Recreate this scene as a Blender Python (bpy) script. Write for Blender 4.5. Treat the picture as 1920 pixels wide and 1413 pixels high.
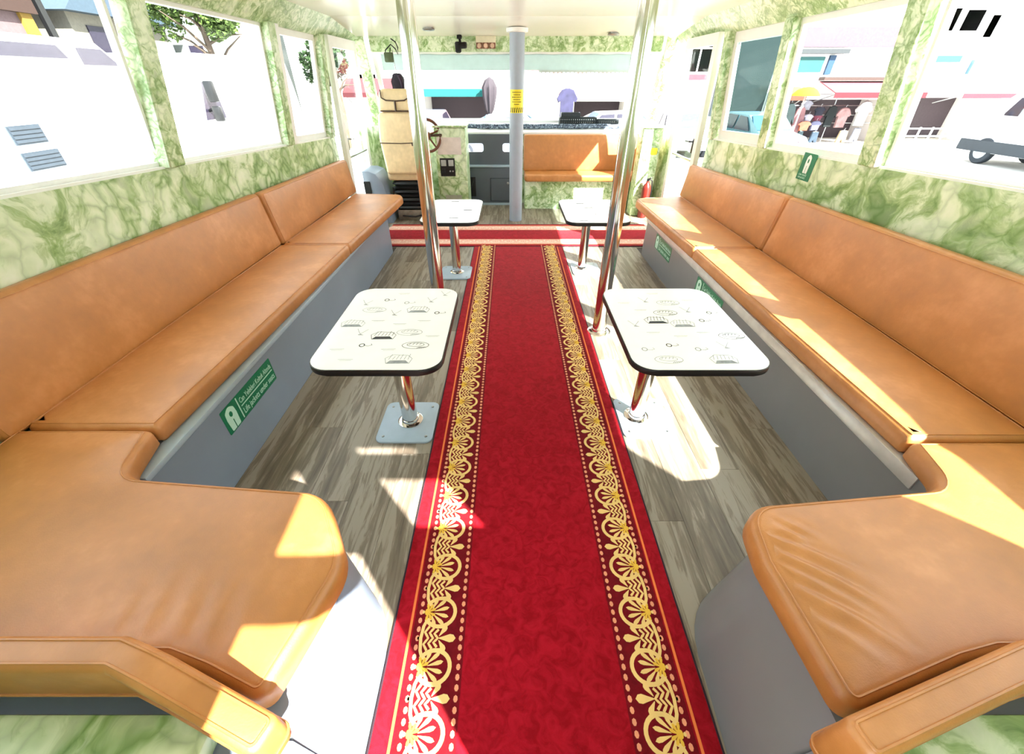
import bpy, bmesh, math, random
import numpy as np
from mathutils import Vector, Matrix
from mathutils.geometry import delaunay_2d_cdt

for o in list(bpy.data.objects):
    bpy.data.objects.remove(o)
SC = bpy.context.scene
COL = SC.collection
random.seed(7)
PI = math.pi

# ------------------------------------------------------------------ camera
cam_d = bpy.data.cameras.new('camera')
cam = bpy.data.objects.new('camera', cam_d)
COL.objects.link(cam)
cam.location = (0, 0, 1.5)
cam.rotation_euler = (math.radians(90 - 36.53), 0, 0)
cam_d.sensor_width = 36
cam_d.lens = 750 / 1920 * 36
cam_d.shift_x = 5 / 1920
cam_d.clip_start = 0.02
SC.camera = cam

# ------------------------------------------------------------------ light, exposure
W = bpy.data.worlds.new('World')
SC.world = W
W.use_nodes = True
bg = W.node_tree.nodes['Background']
bg.inputs['Color'].default_value = (0.86, 0.94, 1.04, 1)
bg.inputs['Strength'].default_value = 1.25
sun_d = bpy.data.lights.new('sun', 'SUN')
sun_d.energy = 9.5
sun_d.angle = math.radians(0.7)
sun_d.color = (1.0, 0.965, 0.91)
sun = bpy.data.objects.new('sun', sun_d)
COL.objects.link(sun)
SUN_DIR = Vector((-0.80, 0.92, -1.0))
sun.rotation_euler = SUN_DIR.to_track_quat('-Z', 'Y').to_euler()
sun.location = (6, -8, 9)
SC.view_settings.view_transform = 'Standard'
SC.view_settings.look = 'None'
SC.view_settings.gamma = 1
SC.view_settings.use_curve_mapping = False
SC.view_settings.exposure = 2.0
SC.cycles.use_denoising = True
SC.cycles.max_bounces = 8
SC.cycles.diffuse_bounces = 5
SC.cycles.glossy_bounces = 4
SC.cycles.transparent_max_bounces = 16
SC.cycles.sample_clamp_indirect = 8

# ------------------------------------------------------------------ materials
def s2l(c):
    return tuple(((v / 255) / 12.92 if v / 255 <= 0.04045 else (((v / 255) + 0.055) / 1.055) ** 2.4) for v in c)

class NT:
    def __init__(s, name):
        s.m = bpy.data.materials.new(name)
        s.m.use_nodes = True
        s.t = s.m.node_tree
        s.b = s.t.nodes['Principled BSDF']
    def n(s, typ, **kw):
        nd = s.t.nodes.new(typ)
        for k, v in kw.items():
            if k in nd.inputs.keys():
                nd.inputs[k].default_value = v
            else:
                setattr(nd, k, v)
        return nd
    def l(s, a, b):
        s.t.links.new(a, b)
    def coord(s, scale=(1, 1, 1), kind='Object'):
        tc = s.n('ShaderNodeTexCoord')
        mp = s.n('ShaderNodeMapping')
        mp.inputs['Scale'].default_value = scale
        s.l(tc.outputs[kind], mp.inputs['Vector'])
        return mp.outputs['Vector']
    def noise(s, vec, scale, detail=4, rough=.55, dist=0):
        nd = s.n('ShaderNodeTexNoise')
        nd.inputs['Scale'].default_value = scale
        nd.inputs['Detail'].default_value = detail
        nd.inputs['Roughness'].default_value = rough
        nd.inputs['Distortion'].default_value = dist
        s.l(vec, nd.inputs['Vector'])
        return nd.outputs['Fac']
    def ramp(s, fac, stops):
        r = s.n('ShaderNodeValToRGB')
        e = r.color_ramp.elements
        e[0].position, e[0].color = stops[0][0], (*stops[0][1], 1)
        e[1].position, e[1].color = stops[-1][0], (*stops[-1][1], 1)
        for p, c in stops[1:-1]:
            x = e.new(p)
            x.color = (*c, 1)
        s.l(fac, r.inputs['Fac'])
        return r.outputs['Color']
    def bump(s, h, strength, dist=.01):
        b = s.n('ShaderNodeBump')
        b.inputs['Strength'].default_value = strength
        b.inputs['Distance'].default_value = dist
        s.l(h, b.inputs['Height'])
        s.l(b.outputs['Normal'], s.b.inputs['Normal'])
    def set(s, **kw):
        for k, v in kw.items():
            k = k.replace('_', ' ')
            s.b.inputs[k].default_value = (*v, 1) if isinstance(v, tuple) and len(v) == 3 else v
        return s

def plain(name, rgb, rough=.5, metal=0, var=.10, vscale=14, bump=0, bscale=60, **kw):
    m = NT(name)
    c = s2l(rgb)
    v = m.coord()
    f = m.noise(v, vscale)
    lo = tuple(max(0, x * (1 - var)) for x in c)
    hi = tuple(min(1, x * (1 + var)) for x in c)
    m.l(m.ramp(f, [(.3, lo), (.7, hi)]), m.b.inputs['Base Color'])
    m.set(Roughness=rough, Metallic=metal, **kw)
    if bump:
        m.bump(m.noise(v, bscale, 3), bump, .004)
    return m.m

def marble(name, cell=11.0, seed=0.0):
    m = NT(name)
    v = m.coord((1, 1, 1))
    n1 = m.n('ShaderNodeTexNoise')
    n1.inputs['Scale'].default_value = cell * .55
    n1.inputs['Detail'].default_value = 3
    m.l(v, n1.inputs['Vector'])
    mx = m.n('ShaderNodeVectorMath', operation='MULTIPLY_ADD')
    m.l(n1.outputs['Color'], mx.inputs[0])
    mx.inputs[1].default_value = (.20, .20, .20)
    m.l(v, mx.inputs[2])
    vo = m.n('ShaderNodeTexVoronoi', feature='DISTANCE_TO_EDGE')
    vo.inputs['Scale'].default_value = cell
    m.l(mx.outputs[0], vo.inputs['Vector'])
    c1 = m.ramp(vo.outputs['Distance'], [(0.0, s2l((112, 146, 84))), (.06, s2l((160, 190, 132))), (.17, s2l((212, 228, 188))), (.40, s2l((238, 243, 222)))])
    f2 = m.noise(mx.outputs[0], cell * .38, 6, .66, 1.1)
    c2 = m.ramp(f2, [(.36, s2l((104, 138, 72))), (.46, s2l((160, 188, 124))), (.54, s2l((222, 234, 202))), (.72, s2l((240, 245, 226)))])
    mix = m.n('ShaderNodeMix', data_type='RGBA', blend_type='MIX')
    mk = m.n('ShaderNodeMapRange')
    m.l(m.noise(v, cell * .22, 3, .5), mk.inputs['Value'])
    mk.inputs['From Min'].default_value = .35
    mk.inputs['From Max'].default_value = .62
    mk.inputs['To Min'].default_value = .25
    mk.inputs['To Max'].default_value = .9
    m.l(mk.outputs[0], mix.inputs['Factor'])
    m.l(c1, mix.inputs[6])
    m.l(c2, mix.inputs[7])
    m.l(mix.outputs[2], m.b.inputs['Base Color'])
    m.set(Roughness=.35)
    return m.m

def leather(name, rgb=(190, 122, 58), rough=.46):
    m = NT(name)
    c = s2l(rgb)
    v = m.coord()
    f = m.noise(v, 3.2, 5, .6)
    f2 = m.noise(v, 26, 3)
    add = m.n('ShaderNodeMath', operation='MULTIPLY_ADD')
    m.l(f2, add.inputs[0])
    add.inputs[1].default_value = .25
    m.l(f, add.inputs[2])
    m.l(m.ramp(add.outputs[0], [(.42, tuple(x * .82 for x in c)), (.64, c), (.80, tuple(min(1, a_ * 1.12 + b_) for a_, b_ in zip(c, (.04, .035, .03))))]), m.b.inputs['Base Color'])
    m.set(Roughness=rough, Specular_IOR_Level=.9)
    vo = m.n('ShaderNodeTexVoronoi')
    vo.inputs['Scale'].default_value = 260
    m.l(v, vo.inputs['Vector'])
    mm = m.n('ShaderNodeMath', operation='MULTIPLY_ADD')
    m.l(vo.outputs['Distance'], mm.inputs[0])
    mm.inputs[1].default_value = .10
    m.l(m.noise(v, 9, 4), mm.inputs[2])
    m.bump(mm.outputs[0], .30, .006)
    return m.m

def vinyl_plank():
    m = NT('grey_oak_vinyl')
    tc = m.n('ShaderNodeTexCoord')
    oi = m.n('ShaderNodeObjectInfo')
    off = m.n('ShaderNodeVectorMath', operation='MULTIPLY_ADD')
    cmb = m.n('ShaderNodeCombineXYZ')
    for i in range(3):
        m.l(oi.outputs['Random'], cmb.inputs[i])
    m.l(cmb.outputs[0], off.inputs[0])
    off.inputs[1].default_value = (31, 17, 9)
    m.l(tc.outputs['Object'], off.inputs[2])
    mp = m.n('ShaderNodeMapping')
    mp.inputs['Scale'].default_value = (1, .09, 1)
    m.l(off.outputs[0], mp.inputs['Vector'])
    f = m.noise(mp.outputs[0], 34, 6, .62, .8)
    g = m.noise(mp.outputs[0], 9, 3, .5, .4)
    a = m.n('ShaderNodeMath', operation='MULTIPLY_ADD')
    m.l(g, a.inputs[0])
    a.inputs[1].default_value = .8
    m.l(f, a.inputs[2])
    b = m.n('ShaderNodeMath', operation='MULTIPLY_ADD')
    m.l(oi.outputs['Random'], b.inputs[0])
    b.inputs[1].default_value = .06
    m.l(a.outputs[0], b.inputs[2])
    m.l(m.ramp(b.outputs[0], [(.66, s2l((92, 80, 66))), (.92, s2l((124, 111, 95))), (1.20, s2l((152, 141, 126)))]), m.b.inputs['Base Color'])
    m.set(Roughness=.42)
    m.bump(f, .10, .003)
    return m.m

def carpet_mat(name, a, b, scale=24):
    m = NT(name)
    v = m.coord()
    f = m.noise(v, scale, 5, .6, 1.2)
    m.l(m.ramp(f, [(.36, s2l(a)), (.64, s2l(b))]), m.b.inputs['Base Color'])
    m.set(Roughness=.95, Sheen_Weight=.06, Sheen_Roughness=.5, Specular_IOR_Level=.1)
    m.bump(m.noise(v, 420, 2), .5, .004)
    return m.m

def glass_mat(name, tint=(1, 1, 1), refl=.05):
    m = bpy.data.materials.new(name)
    m.use_nodes = True
    t = m.node_tree
    t.nodes.remove(t.nodes['Principled BSDF'])
    tr = t.nodes.new('ShaderNodeBsdfTransparent')
    tr.inputs['Color'].default_value = (*tint, 1)
    gl = t.nodes.new('ShaderNodeBsdfGlossy')
    gl.inputs['Roughness'].default_value = .02
    fr = t.nodes.new('ShaderNodeLayerWeight')
    fr.inputs['Blend'].default_value = refl
    mx = t.nodes.new('ShaderNodeMixShader')
    t.links.new(fr.outputs['Fresnel'], mx.inputs[0])
    t.links.new(tr.outputs[0], mx.inputs[1])
    t.links.new(gl.outputs[0], mx.inputs[2])
    t.links.new(mx.outputs[0], t.nodes['Material Output'].inputs['Surface'])
    return m

MARBLE = marble('green_marbled_laminate', 9.5)
MARBLE_S = marble('green_marbled_laminate_small', 17)
LEATHER = leather('tan_leather')
SEAM = plain('tan_seam', (150, 88, 38), .5)
PLANK = vinyl_plank()
RED = carpet_mat('red_carpet', (142, 6, 20), (172, 18, 36))
MAROON = carpet_mat('maroon_carpet', (104, 10, 20), (122, 16, 26))
GOLD = plain('gold_pile', (236, 196, 122), .9, var=.08)
AMBER = plain('amber_pile', (232, 180, 60), .9, var=.08)
PINK = plain('salmon_pile', (232, 150, 112), .9, var=.08)
ORANGE = plain('orange_pile', (236, 120, 58), .9, var=.06)
BINDING = plain('dark_binding', (44, 22, 34), .9)
GREY = plain('grey_paint', (132, 144, 162), .38, var=.06, vscale=3)
GREY_SHADED = plain('grey_paint_shaded', (124, 124, 127), .38, var=.06, vscale=3)  # right-hand copy of the grey paint, with shade darkened into its colour
TRIMM = plain('brushed_metal_trim', (206, 204, 202), .38, .35)
GREYD = plain('dark_grey_paint', (84, 90, 100), .42, var=.07, vscale=4)
PLATE = plain('light_grey_enamel', (168, 184, 200), .35, var=.05)
WHITE = plain('white_paint', (238, 238, 234), .40, var=.02)
WHITEG = plain('white_gloss_laminate', (250, 250, 249), .16, var=.015)
CEIL = plain('cream_ceiling_laminate', (240, 238, 224), .22, var=.025, vscale=2)
BLACK = plain('black_plastic', (16, 16, 18), .4)
BLACKM = plain('matt_black', (10, 10, 11), .8)
CHROME = plain('chrome', (226, 222, 218), .12, 1.0, var=.02)
STEEL = plain('steel', (170, 172, 174), .3, 1.0)
POLEG = plain('pole_grey_paint', (158, 168, 182), .4, var=.04)
CREAM = leather('cream_vinyl', (222, 196, 150), .5)
BROWNP = plain('dark_brown_piping', (72, 52, 36), .6)
WOODR = plain('varnished_wood', (110, 58, 34), .3, var=.25, vscale=20)
YELLOW = plain('yellow_vinyl', (240, 220, 40), .4, var=.03)
GREENS = plain('green_sign', (0, 116, 78), .4, var=.03)
WHITES = plain('white_print', (236, 244, 240), .5, var=.01)
MINT = plain('mint_print', (196, 236, 220), .5, var=.01)
INK = plain('ink_grey', (48, 52, 56), .7, var=.3, vscale=60)
INKL = plain('ink_light_grey', (150, 154, 158), .7, var=.2, vscale=60)
GLASS = glass_mat('clear_glass', (.97, 1, .985), .04)
GLASS_T = glass_mat('tinted_glass', (.62, .72, .70), .04)
GLASS_V = glass_mat('vehicle_glass', (.35, .42, .5), .2)
PURPLE_G = plain('dark_window_glass', (44, 40, 54), .2)
BLIND = plain('pale_blue_grey_fabric', (196, 210, 208), .8, var=.03)
TYRE = plain('tyre_rubber', (40, 46, 54), .7)
WHEELM = plain('wheel_alloy', (190, 204, 218), .35, .3)

# ------------------------------------------------------------------ mesh helpers
def link(o):
    COL.objects.link(o)
    return o

def tag(o, label=None, cat=None, group=None, kind=None):
    if label: o['label'] = label
    if cat: o['category'] = cat
    if group: o['group'] = group
    if kind: o['kind'] = kind
    return o

def empty(name, loc=(0, 0, 0), rz=0, label=None, cat=None, group=None, kind=None):
    o = bpy.data.objects.new(name, None)
    o.location = loc
    o.rotation_euler = (0, 0, rz)
    o.empty_display_size = .1
    link(o)
    return tag(o, label, cat, group, kind)

def obj(name, bm, mat, parent=None, smooth=True, label=None, cat=None, group=None, kind=None, angle=40):
    me = bpy.data.meshes.new(name)
    bmesh.ops.recalc_face_normals(bm, faces=bm.faces)
    bm.to_mesh(me)
    bm.free()
    for m in (mat if isinstance(mat, (list, tuple)) else [mat]):
        me.materials.append(m)
    if smooth:
        me.polygons.foreach_set('use_smooth', [True] * len(me.polygons))
        try:
            me.set_sharp_from_angle(angle=math.radians(angle))
        except Exception:
            pass
    o = bpy.data.objects.new(name, me)
    link(o)
    if parent is not None:
        o.parent = parent
    return tag(o, label, cat, group, kind)

def BM():
    return bmesh.new()

def merge(bm, src, mi=0, mat=None):
    vm = {}
    for v in src.verts:
        vm[v] = bm.verts.new(mat @ v.co if mat else v.co)
    for f in src.faces:
        try:
            nf = bm.faces.new([vm[v] for v in f.verts])
            nf.material_index = mi or f.material_index
        except ValueError:
            pass
    src.free()

def box(bm, x0, x1, y0, y1, z0, z1, bev=0, seg=2, mi=0, mat=None):
    t = bmesh.new()
    bmesh.ops.create_cube(t, size=1)
    for v in t.verts:
        v.co = Vector(((x0 + x1) / 2 + v.co.x * (x1 - x0), (y0 + y1) / 2 + v.co.y * (y1 - y0), (z0 + z1) / 2 + v.co.z * (z1 - z0)))
    if bev:
        bmesh.ops.bevel(t, geom=list(t.edges), offset=bev, segments=seg, profile=.5, affect='EDGES')
    merge(bm, t, mi, mat)

def hexa(bm, pts, bev=0, seg=2, mi=0):
    """eight corners: bottom 4 then top 4, same winding"""
    t = bmesh.new()
    v = [t.verts.new(p) for p in pts]
    for f in ((0, 1, 2, 3), (7, 6, 5, 4), (0, 4, 5, 1), (1, 5, 6, 2), (2, 6, 7, 3), (3, 7, 4, 0)):
        t.faces.new([v[i] for i in f])
    bmesh.ops.recalc_face_normals(t, faces=t.faces)
    if bev:
        bmesh.ops.bevel(t, geom=list(t.edges), offset=bev, segments=seg, profile=.5, affect='EDGES')
    merge(bm, t, mi)

def prism(bm, poly, z0, z1, bev=0, seg=2, mat=None, mi=0):
    t = bmesh.new()
    lo = [t.verts.new((p[0], p[1], z0)) for p in poly]
    hi = [t.verts.new((p[0], p[1], z1)) for p in poly]
    n = len(poly)
    t.faces.new(lo[::-1])
    t.faces.new(hi)
    rim = []
    for i in range(n):
        j = (i + 1) % n
        t.faces.new((lo[i], lo[j], hi[j], hi[i]))
    if bev:
        es = [e for e in t.edges if abs(e.verts[0].co.z - e.verts[1].co.z) < 1e-7]
        bmesh.ops.bevel(t, geom=es, offset=bev, segments=seg, profile=.5, affect='EDGES')
    merge(bm, t, mi, mat)

def tube(bm, pts, r, n=10, closed=False, mi=0, r2=None):
    pts = [Vector(p) for p in pts]
    m = len(pts)
    rings = []
    up0 = None
    for i, p in enumerate(pts):
        a = pts[(i - 1) % m] if (closed or i > 0) else p
        b = pts[(i + 1) % m] if (closed or i < m - 1) else p
        d = (b - a).normalized()
        ref = up0 if up0 is not None and abs(up0.dot(d)) < .95 else (Vector((0, 0, 1)) if abs(d.z) < .9 else Vector((1, 0, 0)))
        s = d.cross(ref).normalized()
        u = s.cross(d).normalized()
        up0 = u
        rr = r if r2 is None else r + (r2 - r) * i / max(1, m - 1)
        rings.append([bm.verts.new(p + (s * math.cos(2 * PI * k / n) + u * math.sin(2 * PI * k / n)) * rr) for k in range(n)])
    for i in range(m if closed else m - 1):
        A, B = rings[i], rings[(i + 1) % m]
        for k in range(n):
            f = bm.faces.new((A[k], A[(k + 1) % n], B[(k + 1) % n], B[k]))
            f.material_index = mi
    if not closed:
        bm.faces.new(rings[0][::-1]).material_index = mi
        bm.faces.new(rings[-1]).material_index = mi

def lathe(bm, prof, n=24, c=(0, 0, 0), mat=None, mi=0):
    t = bmesh.new()
    rings = []
    for r, z in prof:
        rings.append([t.verts.new((r * math.cos(2 * PI * k / n), r * math.sin(2 * PI * k / n), z)) for k in range(n)])
    for A, B in zip(rings, rings[1:]):
        for k in range(n):
            t.faces.new((A[k], A[(k + 1) % n], B[(k + 1) % n], B[k]))
    t.faces.new(rings[0][::-1])
    t.faces.new(rings[-1])
    M = Matrix.Translation(c)
    merge(bm, t, mi, (mat @ M) if mat else M)

def rrect(x0, x1, y0, y1, r, n=6):
    out = []
    for cx, cy, a in ((x1 - r, y0 + r, -PI / 2), (x1 - r, y1 - r, 0), (x0 + r, y1 - r, PI / 2), (x0 + r, y0 + r, PI)):
        for k in range(n + 1):
            t = a + PI / 2 * k / n
            out.append((cx + r * math.cos(t), cy + r * math.sin(t)))
    return out

def fillet(pts, radii, n=6):
    out = []
    m = len(pts)
    for i in range(m):
        p = Vector(pts[i])
        a, b = Vector(pts[i - 1]), Vector(pts[(i + 1) % m])
        r = radii[i] if isinstance(radii, (list, tuple)) else radii
        if r <= 0:
            out.append(tuple(p))
            continue
        da, db = (a - p).normalized(), (b - p).normalized()
        half = math.acos(max(-1, min(1, da.dot(db)))) / 2
        t = min(r / math.tan(half), (a - p).length * .48, (b - p).length * .48)
        r = t * math.tan(half)
        p0, p1 = p + da * t, p + db * t
        c = p + (da + db).normalized() * (r / math.sin(half))
        a0 = math.atan2(p0.y - c.y, p0.x - c.x)
        a1 = math.atan2(p1.y - c.y, p1.x - c.x)
        d = (a1 - a0 + PI) % (2 * PI) - PI
        for k in range(n + 1):
            q = a0 + d * k / n
            out.append((c.x + r * math.cos(q), c.y + r * math.sin(q)))
    return out

def resample(poly, s):
    out = []
    m = len(poly)
    for i in range(m):
        a, b = Vector(poly[i]), Vector(poly[(i + 1) % m])
        L = (b - a).length
        if L < 1e-5:
            continue
        k = max(1, int(L / s))
        for j in range(k):
            out.append(tuple(a.lerp(b, j / k)))
    return out

def inset(poly, d):
    m = len(poly)
    out = []
    for i in range(m):
        p = Vector(poly[i])
        a = (p - Vector(poly[i - 1])).normalized()
        b = (Vector(poly[(i + 1) % m]) - p).normalized()
        na, nb = Vector((-a.y, a.x)), Vector((-b.y, b.x))
        n = (na + nb)
        if n.length < 1e-6:
            n = na
        n.normalize()
        k = max(.4, n.dot(na))
        out.append(tuple(p + n * (d / k)))
    return out

def seg_dist(P, poly):
    A = np.array(poly)
    B = np.roll(A, -1, axis=0)
    D = B - A
    L2 = np.maximum((D ** 2).sum(1), 1e-12)
    best = np.full(len(P), 1e9)
    for i in range(len(A)):
        t = np.clip(((P - A[i]) @ D[i]) / L2[i], 0, 1)
        q = A[i] + t[:, None] * D[i]
        best = np.minimum(best, np.sqrt(((P - q) ** 2).sum(1)))
    return best

def inside(P, poly):
    A = np.array(poly)
    B = np.roll(A, -1, axis=0)
    res = np.zeros(len(P), bool)
    for (x1, y1), (x2, y2) in zip(A, B):
        c = ((y1 > P[:, 1]) != (y2 > P[:, 1]))
        with np.errstate(divide='ignore', invalid='ignore'):
            xx = (x2 - x1) * (P[:, 1] - y1) / (y2 - y1) + x1
        res ^= c & (P[:, 0] < xx)
    return res

def cushion(bm, outline, z0, z1, r=.03, crown=.012, grid=.05, wr=None, mat=None, step=.06):
    """upholstered slab: rounded top edge, crowned top with optional creases. outline runs counter-clockwise"""
    out = resample(outline, step)
    t = bmesh.new()
    loops = [(inset(out, .012), z0), (out, z0 + .014), (out, z1 - r)]
    for j in range(1, 5):
        ph = PI / 2 * j / 4
        loops.append((inset(out, r * (1 - math.cos(ph))), z1 - r + r * math.sin(ph)))
    rings = [[t.verts.new((x, y, z)) for x, y in lp] for lp, z in loops]
    n = len(out)
    for A, B in zip(rings, rings[1:]):
        for k in range(n):
            t.faces.new((A[k], A[(k + 1) % n], B[(k + 1) % n], B[k]))
    t.faces.new(rings[0][::-1])
    top = loops[-1][0]
    A = np.array(top)
    xs = np.arange(A[:, 0].min() + grid / 2, A[:, 0].max(), grid)
    ys = np.arange(A[:, 1].min() + grid / 2, A[:, 1].max(), grid)
    G = np.array([(x, y) for x in xs for y in ys])
    d = seg_dist(G, top)
    ok = inside(G, top) & (d > grid * .45)
    G, d = G[ok], d[ok]
    coords = [Vector(p) for p in top] + [Vector(p) for p in G]
    edges = [(i, (i + 1) % n) for i in range(n)]
    vo, _, fo, orig, _, _ = delaunay_2d_cdt(coords, edges, [], 1, 1e-6)
    verts = []
    for i, v in enumerate(vo):
        oi = orig[i][0] if orig[i] else -1
        if 0 <= oi < n:
            verts.append(rings[-1][oi])
        else:
            dd = d[oi - n] if oi >= n else .0
            z = z1 + crown * (1 - math.exp(-dd / .07))
            if wr:
                z += wr(v.x, v.y, dd)
            verts.append(t.verts.new((v.x, v.y, z)))
    for f in fo:
        try:
            t.faces.new([verts[i] for i in f])
        except ValueError:
            pass
    merge(bm, t, 0, mat)
    loop = [(x, y, z1 - r * .08) for x, y in inset(out, r * .62)]
    return [mat @ Vector(p) if mat else Vector(p) for p in loop]

def frame_rect(bm, a, b, c, d, wdt, thick_dir, th, bev=0):
    """window frame: corners a,b,c,d (bottom-rear, bottom-front, top-front, top-rear), bars of width wdt inside, depth th along thick_dir"""
    P = [Vector(p) for p in (a, b, c, d)]
    N = Vector(thick_dir).normalized() * th
    C = sum(P, Vector()) / 4
    inn = []
    for i in range(4):
        e1 = (P[i - 1] - P[i]).normalized()
        e2 = (P[(i + 1) % 4] - P[i]).normalized()
        s = max(.3, e1.cross(e2).length)
        inn.append(P[i] + (e1 + e2) * (wdt / s))
    for i in range(4):
        j = (i + 1) % 4
        hexa(bm, (P[i], P[j], inn[j], inn[i], P[i] + N, P[j] + N, inn[j] + N, inn[i] + N), bev)
    return inn

def quad_slab(bm, a, b, c, d, N, th):
    N = Vector(N).normalized() * th
    P = [Vector(p) for p in (a, b, c, d)]
    hexa(bm, P + [p + N for p in P])

def text_mesh(name, s, size, mat, parent, M, extrude=.0004):
    cu = bpy.data.curves.new(name, 'FONT')
    cu.body = s
    cu.size = size
    cu.extrude = extrude
    cu.resolution_u = 2
    cu.align_x = 'LEFT'
    tmp = bpy.data.objects.new(name, cu)
    me = bpy.data.meshes.new_from_object(tmp)
    bpy.data.objects.remove(tmp)
    bpy.data.curves.remove(cu)
    me.transform(M)
    me.materials.clear()
    me.materials.append(mat)
    o = bpy.data.objects.new(name, me)
    link(o)
    o.parent = parent
    return o

# ------------------------------------------------------------------ setting: floor
AX = .08                                  # centre line of the saloon
def sill_z(y): return 1.205 - .040 * y
CARPET = (-.395, .595)

bm = BM()
box(bm, -2.1, 2.26, -.40, 7.0, -.12, -.006)
floor = obj('floor', bm, plain('subfloor', (70, 62, 54), .8), kind='structure')
PWD, PLN = .182, 1.22
protos = {}
def plank(x0, x1, y0, y1):
    key = (round(x1 - x0, 3), round(y1 - y0, 3))
    if key not in protos:
        b = BM()
        g = .0005
        box(b, -key[0] / 2 + g, key[0] / 2 - g, -key[1] / 2 + g, key[1] / 2 - g, -.0058, 0, .0006, 1)
        o = obj('plank', b, PLANK, floor, smooth=False)
        protos[key] = o
    else:
        o = link(protos[key].copy())
    o.location = ((x0 + x1) / 2, (y0 + y1) / 2, 0)
    o.parent = floor
k = 0
x = -1.262
while x < 1.42:
    y = -.40 - (k * .47) % PLN
    while y < 6.6:
        a, b_ = max(y, -.40), min(y + PLN, 6.6)
        x1 = min(x + PWD, 1.42)
        hidden = (x > CARPET[0] + .01 and x1 < CARPET[1] - .01 and b_ < 4.44)
        if b_ - a > .05 and not hidden:
            plank(x, x1, a, b_)
        y += PLN
    x += PWD
    k += 1
# planks of the cab floor beside the driver and the bench
for x0, x1 in ((-1.9, -1.72), (-1.72, -1.54), (-1.54, -1.36), (-1.36, -1.262), (1.42, 1.60), (1.60, 1.78), (1.78, 1.96)):
    plank(x0, x1, 4.45, 5.67)
    plank(x0, x1, 5.67, 6.6)

# ------------------------------------------------------------------ setting: ceiling
ceiling = empty('ceiling', kind='structure')
ys = [-.42, 1.2, 3.05, 5.02]
for a, b_ in zip(ys, ys[1:]):
    for x0, x1 in ((-1.80, 1.96),):
        bm = BM()
        box(bm, x0 + .002, x1 - .002, a + .003, b_ - .003, 1.985, 2.03, .004, 1)
        obj('ceiling_panel', bm, CEIL, ceiling)
for x0, x1 in ((-1.80, 1.96),):
    bm = BM()
    hexa(bm, ((x0 + .002, 5.025, 1.985), (x1 - .002, 5.025, 1.985), (x1 - .002, 6.05, 1.905), (x0 + .002, 6.05, 1.905),
              (x0 + .002, 5.025, 2.03), (x1 - .002, 5.025, 2.03), (x1 - .002, 6.05, 1.95), (x0 + .002, 6.05, 1.95)), .004, 1)
    obj('ceiling_panel', bm, CEIL, ceiling)
bm = BM()
box(bm, -2.02, 2.18, -.46, 7.2, 2.032, 2.10)
obj('roof_skin', bm, WHITE, ceiling)

def downlight(x, y, z, label, dark=False):
    t = empty('ceiling_light', (x, y, z), label=label, cat='light')
    b = BM()
    lathe(b, [(.032, .0), (.06, -.004), (.066, -.014), (.056, -.022), (.042, -.018), (.040, .004)], 20)
    obj('rim', b, BLACK if dark else STEEL, t)
    b = BM()
    lathe(b, [(.039, -.002), (.036, -.012), (.015, -.018), (.002, -.019)], 16)
    obj('lens', b, BLACKM if dark else WHITE, t)
downlight(-.85, 5.55, 1.943, 'small round steel ceiling downlight just ahead of the black camera, above the windscreen')
downlight(1.15, 5.80, 1.922, 'small round steel ceiling downlight over the front tan bench')
downlight(-.60, 3.82, 1.985, 'small dark round ceiling downlight beside the left chrome pole', True)
downlight(1.72, 3.80, 1.985, 'small dark round ceiling downlight at the right ceiling edge', True)

# ------------------------------------------------------------------ setting: side walls
def wx(side, z):                          # window plane leans inwards with height
    half = 2.0 - .12 * (z - 1.15)
    return AX + side * half
HB = 1.845                                # underside of the header beam
def side_wall(side):
    nm = 'wall_left' if side < 0 else 'wall_right'
    bm = BM()
    y0, y1 = -.42, (5.06 if side < 0 else 4.80)
    st = [y0, 1.2, 2.6, 4.0, y1]
    for a, b_ in zip(st, st[1:]):
        za, zb = sill_z(a), sill_z(b_)
        xi = lambda z: AX + side * 1.985
        hexa(bm, ((xi(0), a, -.02), (xi(0), b_, -.02), (AX + side * 2.12, b_, -.02), (AX + side * 2.12, a, -.02),
                  (AX + side * 1.985, a, za), (AX + side * 1.985, b_, zb), (AX + side * 2.12, b_, zb), (AX + side * 2.12, a, za)))
    w = obj(nm, bm, MARBLE, kind='structure', smooth=False)
    bm = BM()
    for a, b_ in zip(st, st[1:]):
        za, zb = sill_z(a), sill_z(b_)
        hexa(bm, ((AX + side * 1.99, a, za), (AX + side * 1.99, b_, zb), (AX + side * 2.16, b_, zb), (AX + side * 2.16, a, za),
                  (AX + side * 1.99, a, za + .012), (AX + side * 1.99, b_, zb + .012), (AX + side * 2.16, b_, zb + .012), (AX + side * 2.16, a, za + .012)))
    obj('sill', bm, WHITE, w, smooth=False)
    bm = BM()
    hexa(bm, ((wx(side, HB) - side * .01, y0, HB), (wx(side, HB) - side * .01, 6.05, HB), (wx(side, HB) + side * .06, 6.05, HB), (wx(side, HB) + side * .06, y0, HB),
              (AX + side * 1.76, y0, 1.99), (AX + side * 1.76, 6.05, 1.99), (wx(side, 2) + side * .06, 6.05, 2.03), (wx(side, 2) + side * .06, y0, 2.03)))
    obj('header_beam', bm, MARBLE_S, w, smooth=False)
    return w
WL = side_wall(-1)
WR = side_wall(1)

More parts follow.
